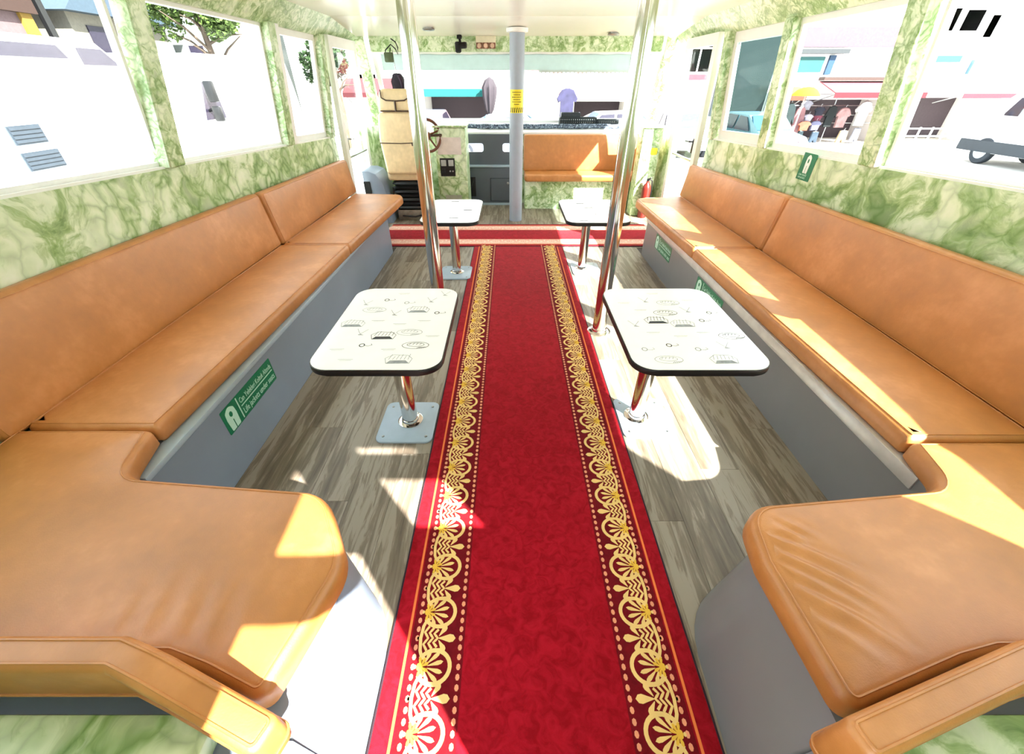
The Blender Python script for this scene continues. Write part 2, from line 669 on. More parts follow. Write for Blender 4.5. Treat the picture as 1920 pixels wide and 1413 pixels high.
def post(w, side, yb, yt, wid, z0=None, z1=HB + .01, depth=.09, mat=None, name='post', off=.0):
    """leaning window post between sill and header"""
    z0 = sill_z(yb) if z0 is None else z0
    bm = BM()
    xi0, xi1 = wx(side, z0) - side * (.05 + off), wx(side, z1) - side * (.05 + off)
    xo0, xo1 = xi0 + side * depth, xi1 + side * depth
    hexa(bm, ((xi0, yb, z0), (xi0, yb + wid, z0), (xo0, yb + wid, z0), (xo0, yb, z0),
              (xi1, yt, z1), (xi1, yt + wid, z1), (xo1, yt + wid, z1), (xo1, yt, z1)), .006, 1)
    return obj(name, bm, mat or MARBLE_S, w)
# left posts (one between each two windows), right posts likewise
post(WL, -1, 2.47, 2.56, .13)
post(WL, -1, 1.22, 1.26, .13)
post(WL, -1, 3.94, 3.94, .11)
post(WL, -1, 4.95, 4.95, .11)
post(WR, 1, 2.50, 2.54, .13)
post(WR, 1, 1.26, 1.28, .13)
post(WR, 1, 3.68, 3.66, .11)
post(WR, 1, 4.70, 4.66, .10)
post(WR, 1, -.42, -.42, .16)
post(WL, -1, -.42, -.42, .30)
WIN = [0]
def window(side, y0, y1, glass=GLASS, fw=.020, zt=HB, split=None):
    WIN[0] += 1
    za, zb = sill_z(y0) + .012, sill_z(y1) + .012
    def P(y, z): return Vector((wx(side, z) + side * .012, y, z))
    bm = BM()
    inn = frame_rect(bm, P(y0, za), P(y1, zb), P(y1, zt), P(y0, zt), fw, (side, 0, 0), .035)
    if split:
        for s in split:
            zs = sill_z(s)
            hexa(bm, (P(s - .02, zs), P(s + .02, zs), P(s + .02, zs) + Vector((side * .035, 0, 0)), P(s - .02, zs) + Vector((side * .035, 0, 0)),
                      P(s - .02, zt), P(s + .02, zt), P(s + .02, zt) + Vector((side * .035, 0, 0)), P(s - .02, zt) + Vector((side * .035, 0, 0))))
    w = obj('window_%d' % WIN[0], bm, WHITE, kind='structure', smooth=False)
    bm = BM()
    off = Vector((side * .016, 0, 0))
    quad_slab(bm, *[p + off for p in inn], (side, 0, 0), .004)
    obj('pane', bm, glass, w, smooth=False)
    return w
window(-1, -.12, 1.22)
window(-1, 1.35, 2.50)
window(-1, 2.66, 3.94)
window(-1, 4.12, 4.95, fw=.045)
window(1, -.26, 1.26)
window(1, 1.40, 2.50)
window(1, 2.66, 3.67, fw=.035)
window(1, 3.80, 4.68, GLASS_T, fw=.075)
# white frame upright beside the second left post
post(WL, -1, 4.06, 4.06, .07, mat=WHITE, name='frame_upright', off=-.01)

# unseen rear wall behind the camera, unglazed openings cut to shape the sun patches
YR = -.30
bm = BM()
RW0, RW1 = YR - .06, YR
def rpoly(pts):
    lo = [bm.verts.new((x, RW0, z)) for x, z in pts]
    hi = [bm.verts.new((x, RW1, z)) for x, z in pts]
    bm.faces.new(lo)
    bm.faces.new(hi[::-1])
    for k in range(len(pts)):
        j = (k + 1) % len(pts)
        bm.faces.new((lo[k], hi[k], hi[j], lo[j]))
def rbox(x0, x1, z0, z1):
    rpoly([(x0, z0), (x1, z0), (x1, z1), (x0, z1)])
rbox(-1.95, -.13, -.02, 1.09)
rpoly([(-1.95, 1.09), (-.13, 1.09), (.42, 1.80), (.42, 2.02), (-1.95, 2.02)])
rbox(-.13, .52, -.02, .50)
rpoly([(.03, 1.313), (.40, 1.313), (.40, 1.44), (.13, 1.44)])
rbox(.40, .545, 1.313, 2.02)
rpoly([(.46, 1.313), (.42, .50), (.52, .50), (.545, 1.313)])
rbox(.52, .570, -.02, .50)
rbox(.545, .570, .50, 1.578)
rbox(.545, .570, 1.683, 1.744)
rbox(.545, .570, 1.917, 2.02)
rbox(.570, .715, -.02, 2.02)
rbox(.715, 1.05, -.02, 1.39)
rbox(.715, 1.05, 1.71, 1.833)
rbox(.715, 1.05, 1.933, 2.02)
rbox(1.05, 2.05, -.02, 2.02)
wall_back_sun_mask = obj('wall_back_sun_mask', bm, MARBLE, kind='structure', smooth=False)

# ------------------------------------------------------------------ setting: front of the cabin
bm = BM()
box(bm, -1.62, 1.78, 6.00, 6.10, 1.77, 1.915, .006, 1)
wall_front = obj('wall_front', bm, MARBLE_S, kind='structure', smooth=False)
# lower front wall with dash ledge
bm = BM()
box(bm, .06, 1.95, 6.50, 6.56, -.02, .90)
box(bm, -1.80, -.66, 6.50, 6.56, -.02, .93)
obj('lower_panel', bm, MARBLE, wall_front, smooth=False)
bm = BM()
hexa(bm, ((-1.85, 6.46, .900), (2.0, 6.46, .900), (2.0, 7.02, .965), (-1.85, 7.02, .965), (-1.85, 6.46, .930), (2.0, 6.46, .930), (2.0, 7.02, .995), (-1.85, 7.02, .995)), .008, 2)
obj('dash_ledge', bm, WHITE, wall_front)
# corner posts
for sx, x0 in ((-1, -1.66), (1, 1.80)):
    bm = BM()
    hexa(bm, ((x0 + sx * .12, 6.60, .93), (x0 + sx * .24, 6.60, .93), (x0 + sx * .24, 6.72, .93), (x0 + sx * .12, 6.72, .93),
              (x0 + sx * .02, 6.0, 1.92), (x0 + sx * .14, 6.0, 1.92), (x0 + sx * .14, 6.1, 1.92), (x0 + sx * .02, 6.1, 1.92)), .006, 1)
    obj('corner_post', bm, MARBLE_S, wall_front)
# windscreen
P4 = [Vector(p) for p in ((-1.80, 7.0, .995), (1.95, 7.0, .995), (1.80, 6.10, 1.78), (-1.64, 6.10, 1.78))]
bm = BM()
inn = frame_rect(bm, *P4, .05, (0, .8, .7), .04)
for xm in (AX,):
    hexa(bm, ((xm - .02, 7.0, .995), (xm + .02, 7.0, .995), (xm + .02, 7.03, 1.015), (xm - .02, 7.03, 1.015),
              (xm - .02, 6.10, 1.78), (xm + .02, 6.10, 1.78), (xm + .02, 6.13, 1.80), (xm - .02, 6.13, 1.80)))
w = obj('window_%d' % (WIN[0] + 1), bm, WHITE, kind='structure', smooth=False)
WIN[0] += 1
bm = BM()
quad_slab(bm, *[p + Vector((0, .015, .015)) for p in inn], (0, .8, .7), .004)
obj('pane', bm, GLASS, w, smooth=False)

# doors in the side walls ahead of the benches
def side_door(side, y0, y1, n, handle_y):
    za = -.0
    def P(y, z): return Vector((AX + side * (1.93 - .10 * (z - 1.0) * (1 if z > 1 else 0)), y, z))
    bm = BM()
    zt = 1.86
    inn = frame_rect(bm, P(y0, za), P(y1, za), P(y1, zt), P(y0, zt), .09, (side, 0, 0), .05)
    d = obj('door_%d' % n, bm, WHITE, kind='structure', smooth=False)
    o = Vector((side * .012, 0, 0))
    bm = BM()
    quad_slab(bm, P(y0 + .08, .08) + o * 2, P(y1 - .08, .08) + o * 2, P(y1 - .08, zt - .08) + o * 2, P(y0 + .08, zt - .08) + o * 2, (side, 0, 0), .004)
    obj('pane', bm, GLASS, d, smooth=False)
    bm = BM()
    hx = AX + side * 1.93 - side * .03
    box(bm, min(hx, hx + side * .03), max(hx, hx + side * .03), handle_y - .02, handle_y + .02, .86, 1.00, .006, 2)
    tube(bm, [(hx, handle_y, .97), (hx - side * .035, handle_y, .97), (hx - side * .035, handle_y + .12, .965)], .009, 8)
    obj('handle', bm, BLACK if side > 0 else STEEL, d)
    bm = BM()
    box(bm, min(hx, hx + side * .03), max(hx, hx + side * .03), y0 + .10, y1 - .10, .78, .80, .004, 1)
    obj('rail', bm, STEEL, d)
    return d
side_door(-1, 5.08, 5.95, 1, 5.22)
side_door(1, 4.82, 5.65, 2, 4.98)
# wall pieces ahead of the doors
for side, w, ya in ((-1, WL, 5.96), (1, WR, 5.66)):
    bm = BM()
    hexa(bm, ((AX + side * 1.90, ya, -.02), (AX + side * 1.84, 6.62, -.02), (AX + side * 1.98, 6.62, -.02), (AX + side * 2.0, ya, -.02),
              (AX + side * 1.93, ya, 1.02), (AX + side * 1.86, 6.62, 1.0), (AX + side * 1.98, 6.62, 1.0), (AX + side * 2.0, ya, 1.02)))
    obj('front_panel', bm, MARBLE, w, smooth=False)

# ------------------------------------------------------------------ bench bases
def bench_base(name, poly, mat, label):
    bm = BM()
    prism(bm, poly, 0, .392, .004, 1)
    for v in bm.verts:                    # the rear ends lean back towards their top
        if v.co.z > .2:
            if .5 < v.co.x < 1.1: v.co.x += .10 * (1.1 - v.co.x) / .5
            if -.9 < v.co.x < -.3: v.co.x -= .055 * (v.co.x + .9) / .5
    return obj(name, bm, mat, smooth=True, label=label, cat='bench base', angle=30)
pl = fillet([(-1.90, .22), (-.40, .22), (-.40, .76), (-1.262, .74), (-1.262, 4.42), (-1.90, 4.42)], [0, .005, .42, .05, .14, .01], 8)
BL = bench_base('bench_base', pl, GREY, 'grey L-shaped bench base under the shaded tan seats, with one long green life jacket sticker')
pr = fillet([(2.06, 4.36), (1.417, 4.36), (1.417, .76), (.622, .73), (.602, .22), (2.06, .22)], [.01, .14, .05, .24, .01, 0], 8)
BR = bench_base('bench_base', pr, GREY_SHADED, 'grey L-shaped bench base under the sunlit seats, with pale metal trim and two green stickers')
for base, x0, x1, z0 in ((BL, -1.32, -1.256, .372), (BR, 1.410, 1.48, .338)):
    bm = BM()
    box(bm, x0, x1, .90, 4.26, z0, .3975, .005, 2)
    obj('metal_trim', bm, TRIMM if base is BR else PLATE, base, angle=30)

def vest(bm, M, s):
    """life jacket pictogram, about s tall, drawn in the local xy plane"""
    body = fillet([(-.30, -.5), (.30, -.5), (.34, .1), (.30, .42), (0, .62), (-.30, .42), (-.34, .1)], [.05, .05, .05, .15, .25, .15, .05], 4)
    prism(bm, [(x * s, y * s) for x, y in body], 0, .0010, mat=M)
def vest_hole(bm, M, s):
    hole = [(.10 * math.cos(a) * s, (.22 + .13 * math.sin(a)) * s) for a in [2 * PI * k / 12 for k in range(12)]]
    prism(bm, hole, .0010, .0016, mat=M)
    prism(bm, [(-.02 * s, -.5 * s), (.02 * s, -.5 * s), (.02 * s, -.05 * s), (-.02 * s, -.05 * s)], .0010, .0016, mat=M)

def sticker(base, M, L, Hh, l1, l2, label):
    """M maps local x along text, y up, z out of the surface"""
    bm = BM()
    prism(bm, rrect(0, L, 0, Hh, .006), 0, .0012, mat=M)
    st = obj('life_jacket_sticker', bm, GREENS, base, smooth=False)
    st['label'] = label
    bm = BM()
    vest(bm, M @ Matrix.Translation((Hh * .42, Hh * .46, .0012)), Hh * .82)
    box(bm, Hh * .88, Hh * .93, Hh * .06, Hh * .94, .0012, .002, mat=M)
    box(bm, Hh * 1.02, L - .012, Hh * .475, Hh * .515, .0012, .002, mat=M)
    obj('pictogram', bm, MINT, st, smooth=False)
    bm = BM()
    vest_hole(bm, M @ Matrix.Translation((Hh * .42, Hh * .46, .0012)), Hh * .82)
    obj('pictogram_detail', bm, GREENS, st, smooth=False)
    for s, yy, sz in ((l1, .60, .30), (l2, .13, .34)):
        o = text_mesh('lettering', s, sz * Hh * 1.05, MINT, st, Matrix())
        me = o.data
        xs = [v.co.x for v in me.vertices]
        sc = (L - Hh * 1.02 - .014) / max(.01, max(xs) - min(xs))
        me.transform(M @ Matrix.Translation((Hh * 1.02, yy * Hh, .0018)) @ Matrix.Diagonal((sc, 1, 1, 1)))
ML = Matrix(((0, 0, 1, -1.262), (1, 0, 0, 1.30), (0, 1, 0, .205), (0, 0, 0, 1)))
sticker(BL, ML, .44, .130, 'Can Yelekleri Koltuk Altında', 'Life jackets under seats', 'green sticker with white life jacket pictogram and two lines of lettering')
for ya, ln, z in ((2.86, .44, .195), (3.90, .44, .195)):
    MR = Matrix(((0, 0, -1, 1.417), (-1, 0, 0, ya), (0, 1, 0, z), (0, 0, 0, 1)))
    sticker(BR, MR, ln, .130, 'Can Yelekleri Koltuk Altında', 'Life jackets under seats', 'green sticker with white life jacket pictogram and two lines of lettering')

# ------------------------------------------------------------------ seat cushions
rnd = random.Random(3)
def soft(seed, amp=.004, f=3.0):
    r = random.Random(seed)
    k = [(r.uniform(-f, f), r.uniform(-f, f), r.uniform(0, 6.3), r.uniform(.4, 1)) for _ in range(6)]
    return lambda x, y, d: amp * sum(w * math.sin(a * x * 2.2 + b * y * 2.2 + p) for a, b, p, w in k) * min(1, d / .10) / 2
def seat(outline, label, radii=.025, wr=None, z0=.398, z1=.484, grid=.06, group=None, name='seat_cushion'):
    bm = BM()
    loop = cushion(bm, fillet(outline, radii, 6), z0, z1, .030, .012, grid, wr)
    t = obj(name, bm, LEATHER, label=label, cat='cushion', group=group, angle=60)
    bm = BM()
    tube(bm, loop, .0028, 6, closed=True)
    obj('piping', bm, LEATHER, t)
    return t
G = 'tan seat cushions'
seat([(-1.785, 1.07), (-1.298, 1.07), (-1.240, 3.095), (-1.77, 3.095)], 'long tan seat cushion above the large green sticker, against the shaded backrest', .02, soft(1), group=G)
seat([(-1.765, 3.105), (-1.240, 3.105), (-1.168, 4.78), (-1.74, 4.84)], 'tan seat cushion with rounded end next to the driver seat', [.02, .02, .10, .03], soft(2), group=G)
seat([(1.425, 1.01), (1.888, 1.01), (1.888, 3.01), (1.395, 3.01)], 'long tan seat cushion striped with strong sunlight beside the right-hand near table', .02, soft(3), group=G)
seat([(1.395, 3.02), (1.888, 3.02), (1.888, 4.70), (1.352, 4.62)], 'sunlit tan seat cushion with rounded tip toward the front bench', [.02, .02, .03, .10], soft(4), group=G)

def wr_left(x, y, d):
    s0 = soft(5, .005)(x, y, d)
    # soft puckers in front of the bolster
    q = math.exp(-((y - .40) / .09) ** 2) * math.exp(-((x + .80) / .20) ** 2)
    return s0 + .0035 * q * math.sin(x * 85 + y * 10)
seat([(-1.79, .340), (-.76, .340), (-.66, .312), (-.51, .258), (-.432, .56), (-.565, .785), (-1.25, .845), (-1.305, 1.06), (-1.79, 1.06)],
     'wide tan corner seat cushion with two bright sun patches, nearest on the shaded side', [.02, .02, .02, .03, .14, .16, .10, .02, .02], wr_left, grid=.022, group=G)
CREASES = [((.715, .655), (.83, .585), .010, .0045), ((.71, .625), (.90, .50), .012, .006), ((.705, .585), (.89, .43), .011, .0065), ((.70, .545), (.86, .395), .010, .005),
           ((.70, .49), (.88, .335), .014, .0075), ((.75, .665), (.80, .58), .009, .004), ((.70, .42), (.80, .325), .012, .004), ((.79, .67), (.85, .60), .010, .003)]
def wr_right(x, y, d):
    z = soft(6, .003)(x, y, d)
    for (ax, ay), (bx, by), w, h in CREASES:
        L = math.hypot(bx - ax, by - ay)
        ux, uy = (bx - ax) / L, (by - ay) / L
        t = ((x - ax) * ux + (y - ay) * uy) / L
        p = (x - ax) * -uy + (y - ay) * ux - .012 * math.sin(t * 2.2)
        if -.3 < t < 1.2:
            m = min(1, (t + .3) / .3) * min(1, (1.2 - t) / .7)
            z += h * m * (math.exp(-(p / w) ** 2) - .75 * math.exp(-((p - 1.9 * w) / w) ** 2)) * min(1, d / .02)
    return z
seat([(.690, .242), (1.0, .330), (1.10, .350), (1.885, .350), (1.885, 1.0), (1.42, 1.0), (1.375, .80), (.70, .735), (.672, .56)],
     'wide tan corner seat cushion with fan of creases beside the carpet', [.03, .02, .02, .02, .02, .02, .10, .13, .08], wr_right, grid=.0125, group=G)

# ------------------------------------------------------------------ back cushions
def back(side, ya, yb, za, zb, xf, label, tilt=8, thick=.075):
    a = math.radians(tilt)
    L = abs(yb - ya)
    z0 = .452
    h = lambda z: (z - z0) / math.cos(a)
    if side < 0:
        M = Matrix(((0, -math.sin(a), math.cos(a), xf - thick), (1, 0, 0, min(ya, yb)), (0, math.cos(a), math.sin(a), z0), (0, 0, 0, 1)))
        out = [(0, 0), (L, 0), (L, h(zb)), (0, h(za))]
    else:
        M = Matrix(((0, math.sin(a), -math.cos(a), xf + thick), (-1, 0, 0, max(ya, yb)), (0, math.cos(a), math.sin(a), z0), (0, 0, 0, 1)))
        out = [(0, 0), (L, 0), (L, h(za)), (0, h(zb))]
    bm = BM()
    loop = cushion(bm, fillet(out, .03, 5), 0, thick, .028, .012, .07, soft(int(ya * 10) + 50, .003), mat=M)
    t = obj('back_cushion', bm, LEATHER, label=label, cat='cushion', group='tan back cushions', angle=60)
    bm = BM()
    tube(bm, loop, .0026, 6, closed=True)
    obj('piping', bm, LEATHER, t)
back(-1, 1.00, 3.13, .885, .835, -1.770, 'longest shaded tan back cushion below the coach seen through the window')
back(-1, 3.14, 4.98, .835, .795, -1.755, 'shaded tan back cushion next to the white door with the steel handle')
back(1, 1.00, 2.98, .90, .845, 1.885, 'long tan back cushion behind the seat striped with strong sunlight')
back(1, 2.99, 4.78, .845, .775, 1.885, 'tan back cushion beside the white door with the black handle')

# rear bolsters on either side of the entrance
def bolster(inner, thick, label, z0=.455, z1=.62):
    A = [Vector(p) for p in inner]
    N = []
    for i in range(len(A)):
        d = (A[min(i + 1, len(A) - 1)] - A[max(i - 1, 0)]).normalized()
        N.append(Vector((d.y, -d.x)))
    if N[0].y > 0: N = [-n for n in N]
    B = [p + n * thick for p, n in zip(A, N)]
    poly = [tuple(p) for p in A] + [tuple(p) for p in B[::-1]]
    ar = sum(poly[i - 1][0] * poly[i][1] - poly[i][0] * poly[i - 1][1] for i in range(len(poly)))
    if ar < 0: poly = poly[::-1]
    bm = BM()
    loop = cushion(bm, fillet(poly, .018, 4), z0, z1, .018, .006, .022, None, step=.03)
    if inner[0][0] < 0:                   # the bent one drops towards its free end
        for v in bm.verts:
            if v.co.x > -.70: v.co.z = z0 + (v.co.z - z0) * (1 - .40 * min(1, (v.co.x + .70) / .27))
        loop = [Vector((p.x, p.y, z0 + (p.z - z0) * (1 - .40 * max(0, min(1, (p.x + .70) / .27))))) for p in loop]
    t = obj('bolster', bm, LEATHER, label=label, cat='cushion', group='rear bolsters', angle=60)
    bm = BM()
    tube(bm, loop, .003, 6, closed=True)
    o_ = inset(resample(fillet(poly, .018, 4), .03), -.001)
    tube(bm, [(x, y, z0 + .03) for x, y in o_], .003, 6, closed=True)
    obj('piping', bm, LEATHER, t)
bolster([(-1.86, .335), (-.76, .335), (-.66, .305), (-.425, .222)], .062, 'bent tan bolster with a sun patch at its end')
bolster([(.575, .205), (1.0, .325), (1.10, .345), (1.96, .345)], .062, 'straight tan bolster behind the creased corner seat')

# marbled rear shelves behind the bolsters
for x0, x1, lab in ((-1.90, -.60, 'green marbled rear shelf behind the bent bolster'), (.72, 2.06, 'green marbled rear shelf behind the straight bolster')):
    bm = BM()
    pts = rrect(x0, x1, -.29, .250, .03, 4)
    prism(bm, pts, .40, .452, .008, 2)
    t = obj('rear_shelf', bm, MARBLE, label=lab, cat='shelf', angle=30)
    bm = BM()
    if x0 < 0: hexa(bm, ((x0, -.29, 0), (-.40, -.29, 0), (-.40, .218, 0), (x0, .218, 0), (x0, -.29, .398), (-.45, -.29, .398), (-.45, .218, .398), (x0, .218, .398)))
    else: hexa(bm, ((.602, -.29, 0), (x1, -.29, 0), (x1, .218, 0), (.602, .218, 0), (.685, -.29, .398), (x1, -.29, .398), (x1, .218, .398), (.685, .218, .398)))
    obj('shelf_base', bm, GREY if x0 < 0 else GREY_SHADED, t, smooth=False)
bm = BM()
box(bm, -.598, -.46, -.29, .16, .40, .440, .006, 1)
obj('shelf_end', bm, WHITE, [o for o in bpy.data.objects if o.name.startswith('rear_shelf')][0])

# ------------------------------------------------------------------ tables
ink_r = random.Random(11)
def ribbon(bm, pts, w, z):
    for a, b in zip(pts, pts[1:]):
        a, b = Vector(a), Vector(b)
        d = (b - a)
        if d.length < 1e-5: continue
        n = Vector((-d.y, d.x)).normalized() * w / 2
        bm.faces.new([bm.verts.new((p.x, p.y, z)) for p in (a - n, b - n, b + n, a + n)])
def motif(bm, k, cx, cy, s, z):
    R = ink_r
    E = lambda pts, w=.0021: ribbon(bm, [(cx + x * s, cy + y * s) for x, y in pts], w, z)
    if k == 0:      # basket of bread like sketch: hatch at the bottom, strokes above
        for j in range(7): E([(-.5 + j * .02, -.30 + j * .035), (.5 - j * .03, -.28 + j * .035)], .0032)
        for j in range(6): E([(-.45 + j * .17, 0), (-.36 + j * .16, .36 + R.uniform(-.1, .1))])
        E([(-.5, -.3), (-.62, .1), (-.3, .38), (.35, .34), (.58, .08), (.5, -.3)])
    elif k == 1:    # plate / bowl
        E([(.62 * math.cos(a), .30 * math.sin(a)) for a in [2 * PI * j / 18 for j in range(19)]])
        E([(.40 * math.cos(a), .16 * math.sin(a) + .05) for a in [2 * PI * j / 14 for j in range(15)]])
        for j in range(5): E([(.10 + j * .09, -.26 + j * .02), (.22 + j * .08, -.14)], .0026)
        for j in range(4): E([(-.3 + j * .16, .04), (-.22 + j * .16, .2)])
    elif k == 2:    # crossed cutlery
        E([(-.4, .5), (-.1, -.1), (.15, -.42)])
        E([(.42, .42), (.02, -.2), (-.12, -.4)])
        for j in range(4): E([(-.14 + .07 * j, -.32), (-.02 + .09 * j, -.42)], .003)
    elif k == 3:    # small pear
        E([(.18 * math.cos(a) - .2, .2 * math.sin(a)) for a in [2 * PI * j / 10 for j in range(11)]], .004)
        E([(0, -.05), (.25, -.1), (.5, .02), (.4, .2)])
    else:           # words-like dashes
        E([(-.5, 0), (.5, .03)], .002)
        E([(-.35, -.14), (.42, -.10)], .0014)
def table(cx, cy, wx_, wy, label, foot, sd, small=False):
    t = empty('table', (cx, cy, 0), label=label, cat='table', group='white pedestal tables')
    zt = .635
    bm = BM()
    prism(bm, rrect(-wx_ / 2, wx_ / 2, -wy / 2, wy / 2, .085, 8), zt - .028, zt - .002, .004, 2)
    obj('edge_band', bm, BLACK, t, angle=30)
    bm = BM()
    prism(bm, rrect(-wx_ / 2 + .004, wx_ / 2 - .004, -wy / 2 + .004, wy / 2 - .004, .082, 8), zt - .0025, zt)
    top = obj('tabletop', bm, WHITEG, t, smooth=False)
    bm, bl = BM(), BM()
    ink_r.seed(sd)
    nx, ny = 5, 7
    order = [1, 4, 0, 2, 4, 3, 2, 4, 1, 3, 4, 0, 4, 2, 3, 4, 0, 1]
    q = sd
    for i in range(nx):
        for j in range(ny):
            x = -wx_ / 2 + wx_ * (i + .5) / nx + (.03 if j % 2 else -.015)
            y = -wy / 2 + wy * (j + .5) / ny + (.018 if i % 2 else -.012)
            if abs(x) > wx_ / 2 - .05 or abs(y) > wy / 2 - .05: continue
            k = order[q % len(order)]
            q += 1
            heavy = k in (0, 1, 3) and (i + j) % 2 == 0
            motif(bm if heavy else bl, k, x, y, .088 if k < 2 else .058, zt + .0004)
    obj('sketch_print', bm, INK, top, smooth=False, kind='stuff')
    obj('faint_sketch_print', bl, INKL, top, smooth=False, kind='stuff')
    fx, fy = foot[0] - cx, foot[1] - cy
    bm = BM()
    lathe(bm, [(.041, .012), (.041, zt - .03)], 28, (fx, fy, 0))
    obj('leg', bm, CHROME, t)
    bm = BM()
    lathe(bm, [(.066, .011), (.066, .017), (.060, .020), (.047, .022), (.0445, .034), (.0415, .036), (.0415, .020)], 28, (fx, fy, 0))
    obj('flange', bm, CHROME, t)
    bm = BM()
    bx0, bx1 = (fx - .155, fx + .138) if cx < 0 else (fx - .100, fx + .170)
    prism(bm, rrect(bx0, bx1, fy - .165, fy + .15, .035, 6), 0.0005, .012, .003, 2)
    pl_ = obj('base_plate', bm, PLATE, t, angle=30)
    bm = BM()
    for sx in (bx0 - fx + .035, bx1 - fx - .035):
        for sy in (-.125, .11):
            lathe(bm, [(.008, .0115), (.007, .0145), (.002, .016)], 10, (fx + sx, fy + sy, 0))
    obj('screws', bm, STEEL, pl_, kind='stuff')
    bm = BM()
    prism(bm, rrect(fx - .12, fx + .12, fy - .12, fy + .12, .02, 4), zt - .036, zt - .028)
    obj('bracket', bm, STEEL, t, smooth=False)
    return t
table(-.515, 1.575, .515, .73, 'white sketch-printed pedestal table nearest the long green sticker', (-.538, 1.615), 1)
table(.738, 1.575, .535, .73, 'white sketch-printed pedestal table standing in the sun patch by the striped sunlit seat', (.700, 1.650), 5)
table(-.465, 3.50, .46, .74, 'plain-looking white pedestal table in front of the driver seat', (-.505, 3.72), 2)
table(.690, 3.50, .50, .74, 'white pedestal table in front of the tan front bench, half behind a chrome pole', (.715, 3.82), 8)

# ------------------------------------------------------------------ chrome poles and the grey mast
def pole(x, y, label):
    t = empty('handrail_pole', (x, y, 0), label=label, cat='pole', group='floor to ceiling chrome poles')
    bm = BM()
    lathe(bm, [(.048, .004), (.048, 1.984)], 32)
    obj('tube', bm, CHROME, t)
    bm = BM()
    lathe(bm, [(.085, .0005), (.085, .006), (.078, .011), (.056, .014), (.0535, .03), (.0485, .033), (.0485, .01)], 32)
    obj('floor_flange', bm, CHROME, t)
    bm = BM()
    lathe(bm, [(.0485, 1.95), (.056, 1.955), (.078, 1.974), (.085, 1.978), (.085, 1.984)], 32)
    obj('ceiling_flange', bm, CHROME, t)
pole(-.535, 2.79, 'chrome floor to ceiling pole in front of the cream driver seat')
pole(.665, 2.60, 'chrome floor to ceiling pole in front of the tan front bench')
t = empty('mast', (.083, 5.56, 0), label='thick grey painted mast with a yellow warning sticker, left of the tan front bench', cat='mast')
bm = BM()
lathe(bm, [(.082, 0), (.082, 1.93)], 36)
obj('shaft', bm, POLEG, t)
bm = BM()
lathe(bm, [(.086, 1.905), (.112, 1.91), (.116, 1.925), (.116, 1.944)], 32)
obj('collar', bm, WHITE, t)
def arc_patch(bm, r, a0, a1, z0, z1, n=14, th=.0012):
    A = [(r * math.cos(a0 + (a1 - a0) * k / n), r * math.sin(a0 + (a1 - a0) * k / n)) for k in range(n + 1)]
    Bq = [(x * (r + th) / r, y * (r + th) / r) for x, y in A]
    poly = Bq + A[::-1]
    prism(bm, poly, z0, z1)
bm = BM()
arc_patch(bm, .082, -PI / 2 - 1.05, -PI / 2 + 1.05, 1.20, 1.42)
st = obj('warning_sticker', bm, YELLOW, t)
bm = BM()
for i, (zz, hw) in enumerate(((1.395, .62), (1.372, .45), (1.350, .66), (1.328, .50), (1.306, .64), (1.284, .35))):
    a = -PI / 2 - hw
    r = random.Random(i)
    while a < -PI / 2 + hw:
        wd = r.uniform(.06, .22)
        arc_patch(bm, .0832, a, min(a + wd, -PI / 2 + hw), zz - .005, zz + .004, 3, .0006)
        a += wd + .05
obj('small_print', bm, plain('dark_olive_print', (120, 104, 10), .6), st, smooth=False, kind='stuff')
bm = BM()
for k in range(7):
    a = -PI / 2 - .98 + k * .30
    for j in range(4):
        arc_patch(bm, .0832, a + j * .03, a + j * .03 + .12, 1.205 + j * .012, 1.217 + j * .012, 2, .0006)
obj('hazard_stripes', bm, BLACKM, st, smooth=False)

# ------------------------------------------------------------------ carpets
def leaf(bm, u, v, du, dv, L, wd, z, T):
    d = Vector((du, dv)).normalized()
    n = Vector((-d.y, d.x))
    pts = [(0, .12), (.35, .55), (.65, .95), (.85, .8), (1, 0)]
    c = Vector((u, v))
    P = [c + d * (L * a) + n * (wd / 2 * b) for a, b in pts] + [c + d * (L * a) - n * (wd / 2 * b) for a, b in pts[-2::-1]]
    bm.faces.new([bm.verts.new(T(p.x, p.y, z)) for p in P])
def strip(bm, pts, w, z, T):
    pts = [Vector(p) for p in pts]
    L, R_ = [], []
    for i, p in enumerate(pts):
        d = (pts[min(i + 1, len(pts) - 1)] - pts[max(i - 1, 0)]).normalized()
        n = Vector((-d.y, d.x)) * (w / 2)
        L.append(bm.verts.new(T(*(p - n), z)))
        R_.append(bm.verts.new(T(*(p + n), z)))
    for i in range(len(pts) - 1):
        bm.faces.new((L[i], L[i + 1], R_[i + 1], R_[i]))
def disc(bm, u, v, ru, rv, z, T, n=8):
    bm.faces.new([bm.verts.new(T(u + ru * math.cos(2 * PI * k / n), v + rv * math.sin(2 * PI * k / n), z)) for k in range(n)])
PER = .1628
PALE = carpet_mat('pale_salmon_carpet', (226, 150, 132), (236, 176, 158))
PALE2 = plain('pale_pile', (246, 212, 192), .9, var=.05)
